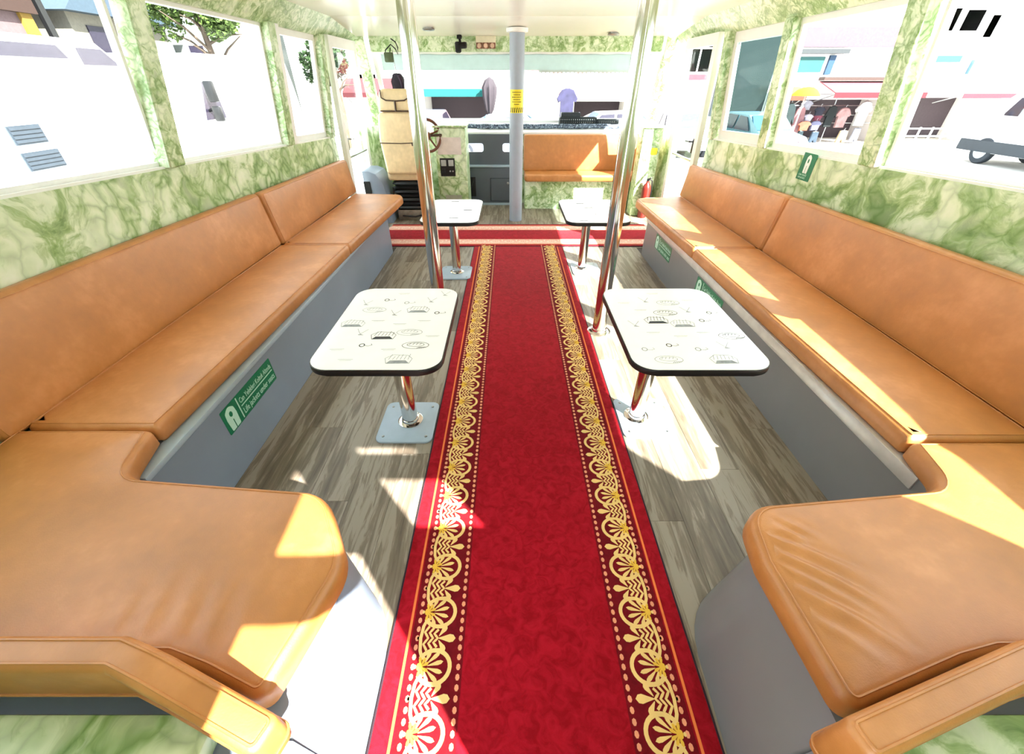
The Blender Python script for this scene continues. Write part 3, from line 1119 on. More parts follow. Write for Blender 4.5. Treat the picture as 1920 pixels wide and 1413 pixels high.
def border(carpet, T, u0, u1, zb, ground=None):
    """woven border band: u runs along the edge, v from the edge inwards"""
    g, am, pk, orr, mr = BM(), BM(), BM(), BM(), BM()
    z = zb
    strip(mr, [(u0, .158), (u1, .158)], .176, z + .0003, T)
    strip(orr, [(u0, .060), (u1, .060)], .0085, z + .0006, T)
    n0, n1 = math.ceil(u0 / PER), math.floor(u1 / PER)
    for k in range(n0, n1 + 1):
        c = k * PER
        zz = z + .0006
        strip(g, [(c + .046 * math.cos(a), .154 + .052 * math.sin(a)) for a in [-PI / 2 + .50 + (2 * PI - 1.0) * j / 22 for j in range(23)]], .0125, zz, T)
        for a in (-68, -40, -14, 14, 40, 68):
            ra = math.radians(a)
            leaf(g, c + .012 * math.sin(ra), .122 + .012 * math.cos(ra), math.sin(ra), math.cos(ra), .052 if abs(a) < 60 else .036, .0135, zz + .00005 * (abs(a) % 3), T)
        for a in (-100, -62, -25, 25, 62, 100):
            ra = math.radians(a)
            leaf(am, c, .113, math.sin(ra), math.cos(ra), .028, .010, zz + .0003 + .00003 * (abs(a) % 7), T)
        disc(am, c, .110, .012, .010, zz + .0006, T, 8)
        disc(g, c, .096, .006, .0045, zz + .0002, T, 6)
        m = c + PER / 2
        # scroll linking two rings along the outer side
        strip(g, [(m - .062, .126), (m - .054, .112), (m - .036, .104), (m, .100), (m + .036, .104), (m + .054, .112), (m + .062, .126)], .0105, zz + .00015, T)
        disc(g, m, .092, .0055, .0045, zz, T, 6)
        for v in (.118, .134, .150):
            a_ = .0065
            hw = .036 - (v - .118) * .3
            strip(g, [(m - hw + 2 * hw * j / 8, v + (a_ if j % 4 in (0,) else (-a_ if j % 4 == 2 else 0))) for j in range(9)], .0078, zz + .00008, T)
        leaf(g, m, .160, 0, 1, .056, .026, zz + .00025, T)
        for s in (-1, 1):
            leaf(g, m + s * .006, .160, s, .75, .040, .017, zz + .0002, T)
            leaf(g, m + s * .030, .150, s * .25, 1, .030, .012, zz + .00012, T)
        for j in range(6):
            uu = c + PER * j / 6
            disc(pk, uu, .0885, .0095, .0068, zz, T, 7)
            disc(pk, uu, .233, .0095, .0068, zz, T, 7)
    obj('border_ground', mr, ground or MAROON, carpet, smooth=False)
    obj('border_scrolls', g, PALE2 if ground else GOLD, carpet, smooth=False, kind='stuff')
    obj('border_fans', am, PALE2 if ground else AMBER, carpet, smooth=False, kind='stuff')
    obj('border_beads', pk, PINK, carpet, smooth=False, kind='stuff')
    obj('border_line', orr, ORANGE, carpet, smooth=False)
bm = BM()
box(bm, CARPET[0] + .004, CARPET[1] - .004, -.29, 4.47, .0004, .0075, .003, 2)
c1 = obj('carpet_runner', bm, RED, label='long red aisle carpet with gold scroll borders along both edges', cat='carpet', angle=50)
bm = BM()
for x0, x1 in ((CARPET[0] - .001, CARPET[0] + .005), (CARPET[1] - .005, CARPET[1] + .001)):
    box(bm, x0, x1, -.29, 4.47, .0004, .0080, .001, 1)
obj('edge_binding', bm, BINDING, c1, smooth=False)
PH = .309 % PER
border(c1, lambda u, v, z: (CARPET[0] + v, u + PH, z), -.29 - PH, 4.47 - PH, .0076)
border(c1, lambda u, v, z: (CARPET[1] - v, u + PH, z), -.29 - PH, 4.47 - PH, .0076)
bm = BM()
box(bm, -1.50, 1.74, 4.48, 5.33, .0004, .0075, .003, 2)
c2 = obj('carpet_runner', bm, RED, label='red cross carpet with pale borders lying across the cabin before the mast', cat='carpet', angle=50)
bm = BM()
for y0, y1 in ((4.478, 4.486), (5.324, 5.332)):
    box(bm, -1.50, 1.74, y0, y1, .0004, .0080, .001, 1)
obj('edge_binding', bm, BINDING, c2, smooth=False)
border(c2, lambda u, v, z: (u, 4.482 + v, z), -1.50, 1.74, .0076, PALE)
border(c2, lambda u, v, z: (u, 5.328 - v, z), -1.50, 1.74, .0076, PALE)

# ------------------------------------------------------------------ front bench, cabinet, driver's place
t = empty('front_bench', (.98, 6.2, 0), label='tan front bench with a slanting sun stripe, under the windscreen right of the mast', cat='bench')
def sub(bm, dx, dy):
    bmesh.ops.translate(bm, verts=bm.verts, vec=(-dx, -dy, 0))
    return bm
bm = BM()
prism(bm, fillet([(.22, 6.14), (1.70, 6.14), (1.70, 6.46), (.22, 6.46)], .015, 3), 0, .372)
obj('base', sub(bm, .98, 6.2), MARBLE_S, t, angle=30)
bm = BM()
cushion(bm, fillet([(.21, 6.04), (1.86, 6.04), (1.86, 6.40), (.21, 6.40)], [.05, .03, .02, .02], 5), .376, .462, .03, .012, .07, soft(21))
obj('seat', sub(bm, .98, 6.2), LEATHER, t, angle=60)
a = math.radians(7)
Mb = Matrix(((1, 0, 0, -.78), (0, math.sin(a), -math.cos(a), .205), (0, math.cos(a), math.sin(a), .45), (0, 0, 0, 1)))
bm = BM()
cushion(bm, fillet([(0, 0), (1.58, 0), (1.58, .455), (0, .455)], .03, 4), 0, .07, .025, .01, .07, soft(22), mat=Mb)
obj('backrest', bm, LEATHER, t, angle=60)

t = empty('bow_cabinet', (-.29, 6.37, 0), label='dark grey bow cabinet with two white slots, between the console and the mast', cat='cabinet')
bm = BM()
x0, x1 = -.36, .345
box(bm, x0, x1, 0, .10, 0, .505, .006, 2)
obj('body', bm, GREYD, t)
bm = BM()
box(bm, x0, x1, -.02, .12, .507, .53, .005, 2)
obj('shelf', bm, PLATE, t)
bm = BM()
# upper board with two rounded slots cut through
def slot_board(bm, X0, X1, Z0, Z1, slots, y0, y1):
    out = resample([(X0, Z0), (X1, Z0), (X1, Z1), (X0, Z1)], .05)
    co, ed, holes = [Vector(p) for p in out], [], []
    n = len(out)
    ed += [(i, (i + 1) % n) for i in range(n)]
    loops = [list(range(n))]
    for s_ in slots:
        h = rrect(*s_, .03, 5)
        b0 = len(co)
        co += [Vector(p) for p in h]
        ed += [(b0 + i, b0 + (i + 1) % len(h)) for i in range(len(h))]
        loops.append(list(range(b0, b0 + len(h))))
        holes.append(s_)
    vo, _, fo, _, _, _ = delaunay_2d_cdt(co, ed, [], 0, 1e-6)
    fr = [bm.verts.new((v.x, y0, v.y)) for v in vo]
    bk = [bm.verts.new((v.x, y1, v.y)) for v in vo]
    for f in fo:
        c = sum((vo[i] for i in f), Vector((0, 0))) / len(f)
        if any(a_ < c.x < b_ and c_ < c.y < d_ for a_, b_, c_, d_ in holes) and all(any(a_ - 1e-4 <= vo[i].x <= b_ + 1e-4 and c_ - 1e-4 <= vo[i].y <= d_ + 1e-4 for a_, b_, c_, d_ in holes) for i in f):
            continue
        bm.faces.new([fr[i] for i in f])
        bm.faces.new([bk[i] for i in f][::-1])
    for lp in loops:
        for i in range(len(lp)):
            a_, b_ = lp[i], lp[(i + 1) % len(lp)]
            bm.faces.new((fr[a_], fr[b_], bk[b_], bk[a_]))
slot_board(bm, x0, x1, .53, .905, [(-.305, -.075, .69, .795), (.195, .33, .69, .795)], .06, .085)
obj('slotted_board', bm, GREYD, t, smooth=False)
bm = BM()
box(bm, .02, .33, -.014, -.001, .06, .36, .004, 1)
d = obj('hatch_door', bm, GREYD, t)
bm = BM()
box(bm, .015, .335, -.0015, .001, .055, .365)
obj('hatch_gap', bm, BLACKM, t, smooth=False)
bm = BM()
lathe(bm, [(.016, 0), (.018, .006), (.010, .012)], 12, mat=Matrix.Translation((.27, -.014, .30)) @ Matrix.Rotation(PI / 2, 4, 'X'))
obj('latch', bm, STEEL, d)
bm = BM()
box(bm, -.34, -.315, -.06, -.002, .10, .40, .003, 1)
box(bm, -.34, -.20, -.012, -.002, .12, .38, .003, 1)
tube(bm, [(-.33, -.05, .12), (-.22, -.008, .36)], .012, 8)
obj('bracket', bm, BLACK, t)
bm = BM()
box(bm, x0, x1, -.012, 0, 0, .03)
obj('kick_plate', bm, PLATE, t, smooth=False)

# steering console
t = empty('steering_console', (-.74, 5.92, 0), label='green marbled steering console carrying a black switch panel beside the driver seat', cat='console')
bm = BM()
box(bm, -.20, .19, -.12, .30, 0, 1.03, .012, 2)
obj('body', bm, MARBLE, t)
bm = BM()
box(bm, -.215, .205, -.135, .315, 1.032, 1.055, .006, 2)
obj('worktop', bm, MARBLE_S, t)
bm = BM()
hexa(bm, ((-.17, -.126, .74), (.13, -.126, .74), (.13, -.121, .74), (-.17, -.121, .74), (-.17, -.126, .93), (.13, -.126, .93), (.13, -.121, .93), (-.17, -.121, .93)), .002, 1)
obj('pale_panel', bm, plain('pale_pink_laminate', (226, 214, 208), .4), t, smooth=False)
bm = BM()
box(bm, -.155, .035, -.132, -.121, .49, .70, .003, 1)
p = obj('switch_panel', bm, BLACK, t)
bm = BM()
for i in range(2):
    for j in range(2):
        if j == 1:
            cx_, cz = -.108 + i * .095, .645
            box(bm, cx_ - .033, cx_ + .033, -.136, -.131, cz - .035, cz + .035, .003, 1)
o1 = obj('gauges', bm, plain('pale_grey_dial', (176, 180, 178), .4), p)
bm = BM()
for k in range(4):
    box(bm, -.135 + (k % 2) * .028, -.118 + (k % 2) * .028, -.135, -.131, .535 + (k // 2) * .03, .552 + (k // 2) * .03, .002, 1)
obj('rocker_switches', bm, INK, p)
bm = BM()
for k in range(2):
    lathe(bm, [(.010, 0), (.010, .008), (.004, .010)], 10, mat=Matrix.Translation((-.03 + k * .035, -.131, .55)) @ Matrix.Rotation(PI / 2, 4, 'X'))
obj('buttons', bm, STEEL, p)
bm = BM()
box(bm, -.12, .10, -.128, -.121, .10, .26, .004, 1)
obj('lower_cover', bm, plain('beige_grey_cover', (158, 160, 140), .5), t)

# steering wheel: rim seen almost edge-on behind the chrome pole
console = [o for o in bpy.data.objects if o.name == 'steering_console'][0]
t = empty('steering_wheel', (-.265, -.20, .955))
t.parent = console
R3 = Matrix.Rotation(math.radians(34), 4, 'Z') @ Matrix.Rotation(math.radians(82), 4, 'X')
bm = BM()
tube(bm, [R3 @ Vector((.17 * math.cos(a_), .17 * math.sin(a_), 0)) for a_ in [2 * PI * k / 36 for k in range(36)]], .017, 10, closed=True)
obj('rim', bm, WOODR, t)
bm = BM()
lathe(bm, [(.040, -.015), (.045, 0), (.03, .02), (.004, .026)], 20, mat=R3)
obj('hub', bm, WOODR, t)
for k in range(5):
    bm = BM()
    a_ = 2 * PI * k / 5 + .3
    tube(bm, [R3 @ Vector((.03 * math.cos(a_), .03 * math.sin(a_), 0)), R3 @ Vector((.165 * math.cos(a_), .165 * math.sin(a_), 0))], .012, 8, r2=.009)
    obj('spoke', bm, WOODR, t)
bm = BM()
tube(bm, [(.0, .0, 0), (.16, .075, .0)], .014, 10)
obj('column', bm, BROWNP, t)

# driver seat, seen from behind
t = empty('driver_seat', (-1.29, 5.55, 0), label='cream driver seat with dark piping on a black bellows, ahead of the left bench', cat='seat')
a = math.radians(-8)
def Mseat(dz): return Matrix(((1, 0, 0, 0), (0, math.sin(-a), -math.cos(a), .0), (0, math.cos(a), math.sin(-a), dz), (0, 0, 0, 1))) 
bm = BM()
ol = fillet([(-.215, 0), (.225, 0), (.26, .38), (.24, .64), (-.24, .64), (-.26, .38)], [.03, .03, .2, .05, .05, .2], 6)
loop1 = cushion(bm, ol, 0, .10, .03, .010, .04, None, mat=Mseat(.56))
obj('backrest', bm, CREAM, t, angle=60)
bm = BM()
ol = fillet([(-.225, .0), (.225, .0), (.20, .22), (-.20, .22)], [.03, .03, .07, .07], 6)
M2 = Mseat(.56) @ Matrix.Translation((0, .645, -.005))
cushion(bm, ol, 0, .10, .03, .012, .04, None, mat=M2)
hr = obj('headrest', bm, CREAM, t, angle=60)
bm = BM()
tube(bm, [M2 @ Vector(p_) for p_ in ((-.175, .205, .112), (-.17, .13, .115), (-.12, .105, .115), (.0, .10, .116), (.09, .105, .115), (.14, .13, .115), (.145, .205, .112))], .007, 8)
tube(bm, [M2 @ Vector((-.02, .10, .115)), M2 @ Vector((-.02, .0, .112))], .011, 8)
tube(bm, [M2 @ Vector((-.20, .004, .10)), M2 @ Vector((.20, .004, .10))], .006, 8)
obj('piping', bm, BROWNP, hr)
bm = BM()
tube(bm, [Mseat(.56) @ Vector((-.25, .33, .104)), Mseat(.56) @ Vector((0, .325, .112)), Mseat(.56) @ Vector((.25, .335, .104))], .005, 8)
tube(bm, [Mseat(.56) @ Vector((.13, .33, .112)), Mseat(.56) @ Vector((.135, .30, .116))], .008, 8)
obj('zip', bm, BROWNP, t)
bm = BM()
cushion(bm, fillet([(-.235, -.04), (.235, -.04), (.25, .42), (-.25, .42)], .05, 5), .49, .60, .03, .012, .06)
obj('seat_pad', bm, CREAM, t, angle=60)
bm = BM()
prof = []
for k in range(7):
    z_ = .13 + k * .048
    prof += [(.175 + (.010 if k % 2 else 0), z_), (.205, z_ + .024)]
prof += [(.18, .485)]
tb = BM()
n = len(prof)
for r_, z_ in prof: pass
rings = []
for r_, z_ in prof:
    rings.append([bm.verts.new((x_, y_ + .17, z_)) for x_, y_ in rrect(-r_, r_, -r_ * .9, r_ * .9, .05, 4)])
for A_, B_ in zip(rings, rings[1:]):
    for k in range(len(A_)):
        bm.faces.new((A_[k], A_[(k + 1) % len(A_)], B_[(k + 1) % len(A_)], B_[k]))
tb.free()
obj('bellows', bm, BLACK, t, angle=20)
bm = BM()
box(bm, -.18, .19, -.01, .35, .0, .13, .01, 2)
obj('pedestal', bm, plain('worn_metal', (150, 140, 128), .5, .6, var=.4, vscale=12), t)
bm = BM()
tube(bm, [(-.19, .02, .14), (-.21, .0, .25), (-.20, .02, .40)], .012, 8)
tube(bm, [(-.12, -.02, .06), (.05, -.02, .05), (.18, -.02, .08)], .010, 8)
obj('levers', bm, BLACK, t)

# wheel arch box left of the seat
t = empty('wheel_arch', (-1.66, 5.62, 0), label='grey curved wheel arch cover between the driver seat and the white door', cat='cover')
bm = BM()
pts = [(-.14, 0), (.14, 0), (.13, .30), (.09, .48), (.02, .58), (-.06, .61), (-.14, .61)]
prism(bm, pts, -.22, .22, .01, 2, mat=Matrix(((1, 0, 0, 0), (0, 0, 1, 0), (0, 1, 0, 0), (0, 0, 0, 1))))
obj('cover', bm, GREY, t, angle=30)
bm = BM()
box(bm, -.14, -.06, -.232, -.222, .0, .50, .004, 1)
obj('edge_strip', bm, BLACKM, t)

# dark jacket hanging on the corner post, with a coiled cable above
t = empty('hanging_jacket', (-1.335, 5.93, 1.50), label='dark jacket hanging from the left corner post above the driver seat', cat='jacket')
bm = BM()
prism(bm, fillet([(-.05, -.11), (.07, -.12), (.08, .02), (.04, .07), (-.03, .07), (-.065, -.01)], .02, 4), -.05, .05, .02, 2, mat=Matrix(((1, 0, 0, 0), (0, 0, -1, 0), (0, 1, 0, 0), (0, 0, 0, 1))))
obj('body', bm, plain('dark_navy_cloth', (34, 28, 40), .9, var=.3, vscale=30), t)
bm = BM()
tube(bm, [(.04, -.05, .05), (.065, -.06, -.02), (.068, -.065, -.10)], .022, 8, r2=.016)
obj('sleeve', bm, plain('dark_plum_cloth', (46, 30, 48), .9), t)
bm = BM()
tube(bm, [(0, 0, .06), (-.01, .0, .20), (-.02, .04, .28)], .006, 6)
obj('hook', bm, STEEL, t)
t = empty('coiled_cable', (-1.36, 5.90, 1.86), label='black coiled cable hanging under the ceiling at the left corner post', cat='cable')
bm = BM()
tube(bm, [(.02, .0, .02), (.07, -.01, -.01), (.09, -.01, -.06), (.08, -.01, -.12), (.06, -.01, -.07), (.01, 0, -.03), (-.06, .01, -.08), (-.07, .01, -.14), (-.02, .01, -.13), (.0, 0, -.06)], .006, 8)
obj('cord', bm, BLACKM, t)
bm = BM()
box(bm, -.08, .02, -.02, .03, -.19, -.10, .012, 2)
obj('connector', bm, plain('olive_plastic', (70, 84, 52), .6), t)

# camera under the ceiling and row of three warm lamps
t = empty('dome_camera', (-.56, 5.93, 1.90), label='small black camera hanging under the front header left of the mast', cat='camera')
bm = BM()
box(bm, -.035, .02, -.02, .03, -.02, .012, .006, 2)
tube(bm, [(-.005, 0, -.01), (.0, -.01, -.05)], .013, 8)
obj('mount', bm, BLACKM, t)
bm = BM()
lathe(bm, [(.02, -.07), (.034, -.06), (.036, .02), (.026, .03)], 18, mat=Matrix.Translation((-.025, -.01, -.075)))
tube(bm, [(-.03, -.01, -.082), (.06, -.02, -.076)], .030, 14)
obj('body', bm, BLACKM, t)
bm = BM()
lathe(bm, [(.028, 0), (.028, .012), (.018, .016), (.004, .01)], 16, mat=Matrix.Translation((.06, -.02, -.076)) @ Matrix.Rotation(PI / 2, 4, 'Y'))
obj('lens', bm, BLACK, t)
t = empty('triple_switch', (-.27, 5.985, 1.85), label='brown block of three round switches on the front header beside the mast', cat='switch')
bm = BM()
box(bm, -.115, .115, -.012, .014, -.03, .06, .006, 2)
obj('cover', bm, plain('cream_cover', (236, 226, 196), .5), t)
bm = BM()
for k in range(3):
    box(bm, -.112 + k * .075, -.040 + k * .075, -.024, -.010, -.055, .0, .004, 2)
obj('block', bm, plain('red_brown_plastic', (128, 78, 56), .4), t)
for k in range(3):
    bm = BM()
    lathe(bm, [(.022, 0), (.024, .006), (.018, .012), (.003, .013)], 16, mat=Matrix.Translation((-.076 + k * .075, -.024, -.028)) @ Matrix.Rotation(PI / 2, 4, 'X'))
    obj('knob', bm, plain('cream_knob', (214, 176, 150), .4), t)

# sun blind along the top of the windscreen
t = empty('sun_blind', (AX, 6.13, 1.77), label='pale blue-grey sun blind drawn across the top of the windscreen', cat='blind')
for x0, x1 in ((-1.62, -.03), (.03, 1.62)):
    bm = BM()
    a0 = [(x0 + (x1 - x0) * k / 24) for k in range(25)]
    fr = []
    for z_, y_ in ((0, .0), (-.17, .012)):
        fr.append([bm.verts.new((x_, y_ + .004 * math.sin(i * 1.3), z_)) for i, x_ in enumerate(a0)])
    for i in range(24):
        bm.faces.new((fr[0][i], fr[0][i + 1], fr[1][i + 1], fr[1][i]))
    r = bmesh.ops.solidify(bm, geom=bm.faces[:], thickness=.004)
    obj('fabric', bm, BLIND, t, angle=60)
bm = BM()
tube(bm, [(-1.64, .0, .0), (1.64, .0, .0)], .014, 10)
obj('roller', bm, WHITE, t)
bm = BM()
for k in range(26):
    x_ = .30 + k * .05
    prism(bm, [(x_, -.188), (x_ + .025, -.188), (x_ + .0125, -.205)], .004, .012, mat=Matrix(((1, 0, 0, 0), (0, 0, 1, 0), (0, 1, 0, 0), (0, 0, 0, 1))))
box(bm, .28, 1.60, .003, .013, -.19, -.168)
obj('fringe', bm, BLIND, t, smooth=False, kind='stuff')

# side locker beside the front bench with a red extinguisher
t = empty('side_locker', (1.76, 5.86, 0), label='pale marbled side locker with a yellow sticker, right of the front bench', cat='locker')
bm = BM()
box(bm, -.10, .14, -.10, .12, 0, 1.03, .01, 2)
obj('body', bm, marble('pale_cream_marble', 15), t)
bm = BM()
box(bm, -.115, .155, -.115, .135, 1.03, 1.055, .005, 1)
obj('top', bm, WHITE, t)
bm = BM()
prism(bm, rrect(.03, .11, .74, .82, .02, 4), .101, .103, mat=Matrix(((1, 0, 0, 0), (0, 0, -1, 0), (0, 1, 0, 0), (0, 0, 0, 1))))
obj('sticker', bm, YELLOW, t, smooth=False)
t = empty('fire_extinguisher', (1.80, 5.69, 0), label='red fire extinguisher standing behind the rounded tip of the sunlit bench', cat='extinguisher')
bm = BM()
lathe(bm, [(.05, 0), (.056, .01), (.056, .36), (.045, .40), (.02, .43), (.018, .45)], 20)
obj('cylinder', bm, plain('red_enamel', (120, 34, 26), .3), t)
bm = BM()
box(bm, -.015, .015, -.015, .015, .45, .48, .003, 1)
tube(bm, [(0, 0, .47), (.02, -.06, .50)], .008, 6)
tube(bm, [(0, 0, .48), (.05, -.02, .46), (.066, -.01, .34), (.064, 0, .20)], .008, 6)
obj('valve', bm, BLACK, t)

# dash top: dark grained mat and plastic crates
tmat = NT('dark_speckled_mat')
v_ = tmat.coord()
tmat.l(tmat.ramp(tmat.noise(v_, 38, 3, .7), [(.40, s2l((34, 42, 56))), (.55, s2l((96, 110, 128))), (.70, s2l((190, 204, 216)))]), tmat.b.inputs['Base Color'])
tmat.set(Roughness=.8)
bm = BM()
t = empty('dash_mat', (.30, 6.66, .953), label='dark speckled rolled mat lying along the dash behind the front bench', cat='mat')
pts = [(-.95 + k * .1, .02 * math.sin(k * 1.1), .028 + .004 * math.sin(k * 2.3)) for k in range(23)]
tube(bm, pts, .026, 12)
obj('roll', bm, tmat.m, t)
bm = BM()
for dy in (-.055, .055):
    tube(bm, [(x_, y_ + dy, .018) for x_, y_, z_ in pts[2:]], .016, 8)
obj('fold', bm, tmat.m, t)
def crate(x, y, z, w_, d_, h_, label):
    t = empty('plastic_crate', (x, y, z), label=label, cat='crate', group='black plastic crates on the dash')
    bm = BM()
    box(bm, -w_ / 2, w_ / 2, -d_ / 2, d_ / 2, .0, .012, .003, 1)
    for sx in (-1, 1):
        box(bm, sx * w_ / 2 - .006, sx * w_ / 2 + .006, -d_ / 2, d_ / 2, .0, h_, .002, 1)
    for sy in (-1, 1):
        box(bm, -w_ / 2, w_ / 2, sy * d_ / 2 - .005, sy * d_ / 2 + .005, h_ - .02, h_, .002, 1)
        box(bm, -w_ / 2, w_ / 2, sy * d_ / 2 - .005, sy * d_ / 2 + .005, 0, .02, .002, 1)
        nb = int(w_ / .03)
        for k in range(nb):
            xx = -w_ / 2 + (k + .5) * w_ / nb
            box(bm, xx - .006, xx + .006, sy * d_ / 2 - .005, sy * d_ / 2 + .005, .02, h_ - .02)
        box(bm, -w_ / 2, w_ / 2, sy * d_ / 2 - .004, sy * d_ / 2 + .004, h_ * .45, h_ * .55)
    obj('body', bm, plain('crate_black', (30, 38, 42), .5), t, smooth=False)
    return t
crate(.99, 6.88, .981, .52, .14, .095, 'larger black slatted crate on the dash behind the front bench')
crate(.88, 6.88, 1.077, .26, .13, .055, 'small black crate stacked on the larger crate')
crate(1.42, 6.88, .981, .30, .13, .07, 'low dark crate lying on the dash at the end of the crate row')

# green life jacket sign on the sunlit side's marbled panel
ys_, zs_ = 3.17, .935
MS = Matrix(((0, 0, -1, AX + 1.984), (-1, 0, 0, ys_), (0, 1, 0, zs_), (0, 0, 0, 1)))
bm = BM()
prism(bm, rrect(0, .145, 0, .165, .004), 0, .002, mat=MS)
sg = obj('life_jacket_sign', bm, GREENS, smooth=False, label='small green sign with white life jacket pictogram on the marbled panel', cat='sign')
bm = BM()
vest(bm, MS @ Matrix.Translation((.0725, .096, .002)) @ Matrix.Diagonal((.72, 1, 1, 1)), .105)
obj('pictogram', bm, WHITES, sg, smooth=False)
bm = BM()
vest_hole(bm, MS @ Matrix.Translation((.0725, .096, .002)) @ Matrix.Diagonal((.72, 1, 1, 1)), .105)
obj('pictogram_detail', bm, GREENS, sg, smooth=False)
for s_, yy in (('CAN YELEĞİ', .027), ('LIFE JACKET', .010)):
    text_mesh('lettering', s_, .0155, MINT, sg, MS @ Matrix.Translation((.018, yy, .0022)))

# ------------------------------------------------------------------ outside
ST = -.90                                 # street level
bm = BM()
box(bm, -60, 70, -30, 70, ST - .3, ST)
obj('street', bm, plain('pale_asphalt', (168, 166, 162), .9, vscale=1.5), kind='structure', smooth=False)
bm = BM()
box(bm, -12, 40, 19.2, 60, ST, ST + .06)
obj('pavement', bm, plain('pale_pavement', (206, 202, 196), .9, vscale=2), kind='structure', smooth=False)

def facade(x0, x1, y, z1, col, label, wins=(), opening=None, depth=6, name='shop_building', wincol=None):
    """street building: shell with a real shop opening and recessed windows"""
    t = empty(name, ((x0 + x1) / 2, y, ST), label=label, cat='building')
    w = x1 - x0
    mm = plain(name + '_wall', col, .9, vscale=.8, var=.05)
    bm = BM()
    if opening:
        a, b_, zt = opening[0] - (x0 + x1) / 2, opening[1] - (x0 + x1) / 2, opening[2] - ST
        box(bm, -w / 2, a, 0, depth, 0, z1 - ST)
        box(bm, b_, w / 2, 0, depth, 0, z1 - ST)
        box(bm, a, b_, 0, depth, zt, z1 - ST)
        box(bm, a, b_, 2.2, depth, 0, zt)
    else:
        box(bm, -w / 2, w / 2, 0, depth, 0, z1 - ST)
    obj('wall', bm, mm, t, smooth=False)
    if opening:
        bm = BM()
        box(bm, a, b_, 2.15, 2.2, 0, zt)
        obj('shop_interior', bm, plain('dim_shop_interior', (74, 64, 70), .9), t, smooth=False)
    for (wx0, wx1, wz0, wz1) in wins:
        c = (x0 + x1) / 2
        bm = BM()
        frame_rect(bm, (wx0 - c, -.03, wz0 - ST), (wx1 - c, -.03, wz0 - ST), (wx1 - c, -.03, wz1 - ST), (wx0 - c, -.03, wz1 - ST), .08, (0, 1, 0), .10)
        if wincol:
            box(bm, (wx0 + wx1) / 2 - c - .03, (wx0 + wx1) / 2 - c + .03, -.02, .05, wz0 - ST, wz1 - ST)
            box(bm, wx0 - c, wx1 - c, -.02, .05, wz0 - ST + (wz1 - wz0) * .6, wz0 - ST + (wz1 - wz0) * .6 + .05)
        f = obj('window', bm, WHITE, t, smooth=False)
        bm = BM()
        box(bm, wx0 - c + .04, wx1 - c - .04, .0, .02, wz0 - ST + .04, wz1 - ST - .04)
        obj('pane', bm, wincol or FAR_G, f, smooth=False)
    return t
FAR_G = plain('far_window_glass', (64, 60, 70), .6)
DARKG = plain('black_window_glass', (18, 18, 24), .1)
facade(-9.5, -4.2, 22.0, 6.5, (236, 234, 230), 'white street building seen through the left door', [(-6.9, -5.8, 1.2, 1.8), (-8.6, -7.6, 1.2, 2.2)])
facade(-4.15, .6, 21.6, 6.5, (226, 224, 222), 'shop building with the teal edged awning ahead of the windscreen', [(-3.4, -2.4, 2.6, 3.8), (-1.6, -.6, 2.6, 3.8)], (-3.8, -.9, .95))
facade(.65, 6.6, 21.6, 6.5, (236, 232, 228), 'shop building behind the white striped awning ahead of the windscreen', [(1.4, 2.4, 2.8, 4), (4.0, 5.0, 2.8, 4)], (2.9, 5.4, .75))
facade(6.65, 11.4, 21.6, 6.8, (232, 230, 228), 'white building with a dark upstairs window above the right door', [(7.45, 8.62, 1.72, 3.12)], wincol=DARKG)
facade(11.45, 17.5, 21.6, 7.5, (232, 226, 224), 'clothes shop building with a pink band above a teal sign', [(12.4, 13.8, 4.4, 5.6), (15.0, 16.4, 4.4, 5.6)], (11.75, 17.2, .82))
facade(17.55, 25.5, 21.6, 7.5, (240, 236, 232), 'white building with purple upstairs windows over the dark cafe', [(17.6, 18.2, 3.05, 3.9), (18.3, 19.2, 3.05, 3.85), (19.4, 19.9, 2.85, 3.7)], (17.75, 21.8, .89))

# fixed trim of the clothes shop
cs = [o for o in bpy.data.objects if o.get('label', '').startswith('clothes shop')][0]
def on(root, name, bm, mat):
    bmesh.ops.translate(bm, verts=bm.verts, vec=-root.location)
    return obj(name, bm, mat, root, smooth=False)
bm = BM(); box(bm, 11.45, 17.4, 21.48, 21.6, 2.62, 3.24)
on(cs, 'pink_band', bm, plain('dusty_pink_render', (104, 72, 82), .9))
bm = BM(); box(bm, 11.9, 14.1, 21.3, 21.6, 2.40, 2.54)
on(cs, 'sign_cornice', bm, plain('dark_cornice', (36, 40, 44), .6))
bm = BM(); box(bm, 12.2, 13.3, 21.5, 21.6, 1.78, 2.30)
on(cs, 'teal_sign', bm, plain('teal_sign', (8, 74, 72), .5))
bm = BM(); box(bm, 13.5, 13.75, 21.5, 21.6, 1.70, 2.35)
on(cs, 'blue_sign', bm, plain('blue_sign', (14, 54, 84), .5))
bm = BM(); box(bm, 13.4, 16.7, 21.2, 21.6, 1.50, 1.62)
on(cs, 'brown_ledge', bm, plain('brown_ledge', (60, 40, 34), .7))
bm = BM()
for xx in (14.0, 16.3): box(bm, xx, xx + .05, 21.5, 21.6, 3.3, 7.2)
on(cs, 'downpipes', bm, plain('pipe_grey', (150, 146, 150), .6))
cf = [o for o in bpy.data.objects if o.get('label', '').startswith('white building with purple')][0]
bm = BM(); box(bm, 17.55, 19.0, 21.45, 21.6, 2.12, 2.34)
on(cf, 'blue_sign', bm, plain('sky_blue_sign', (30, 84, 112), .5))
bm = BM(); box(bm, 19.6, 20.6, 21.45, 21.6, 1.72, 2.2)
on(cf, 'pale_blue_sign', bm, plain('pale_blue_sign', (70, 104, 120), .5))
wb = [o for o in bpy.data.objects if o.get('label', '').startswith('white building with a dark')][0]
bm = BM(); box(bm, 7.4, 8.75, 21.2, 21.6, 1.52, 1.70)
on(wb, 'pink_sill', bm, plain('pink_sill', (100, 48, 60), .8))
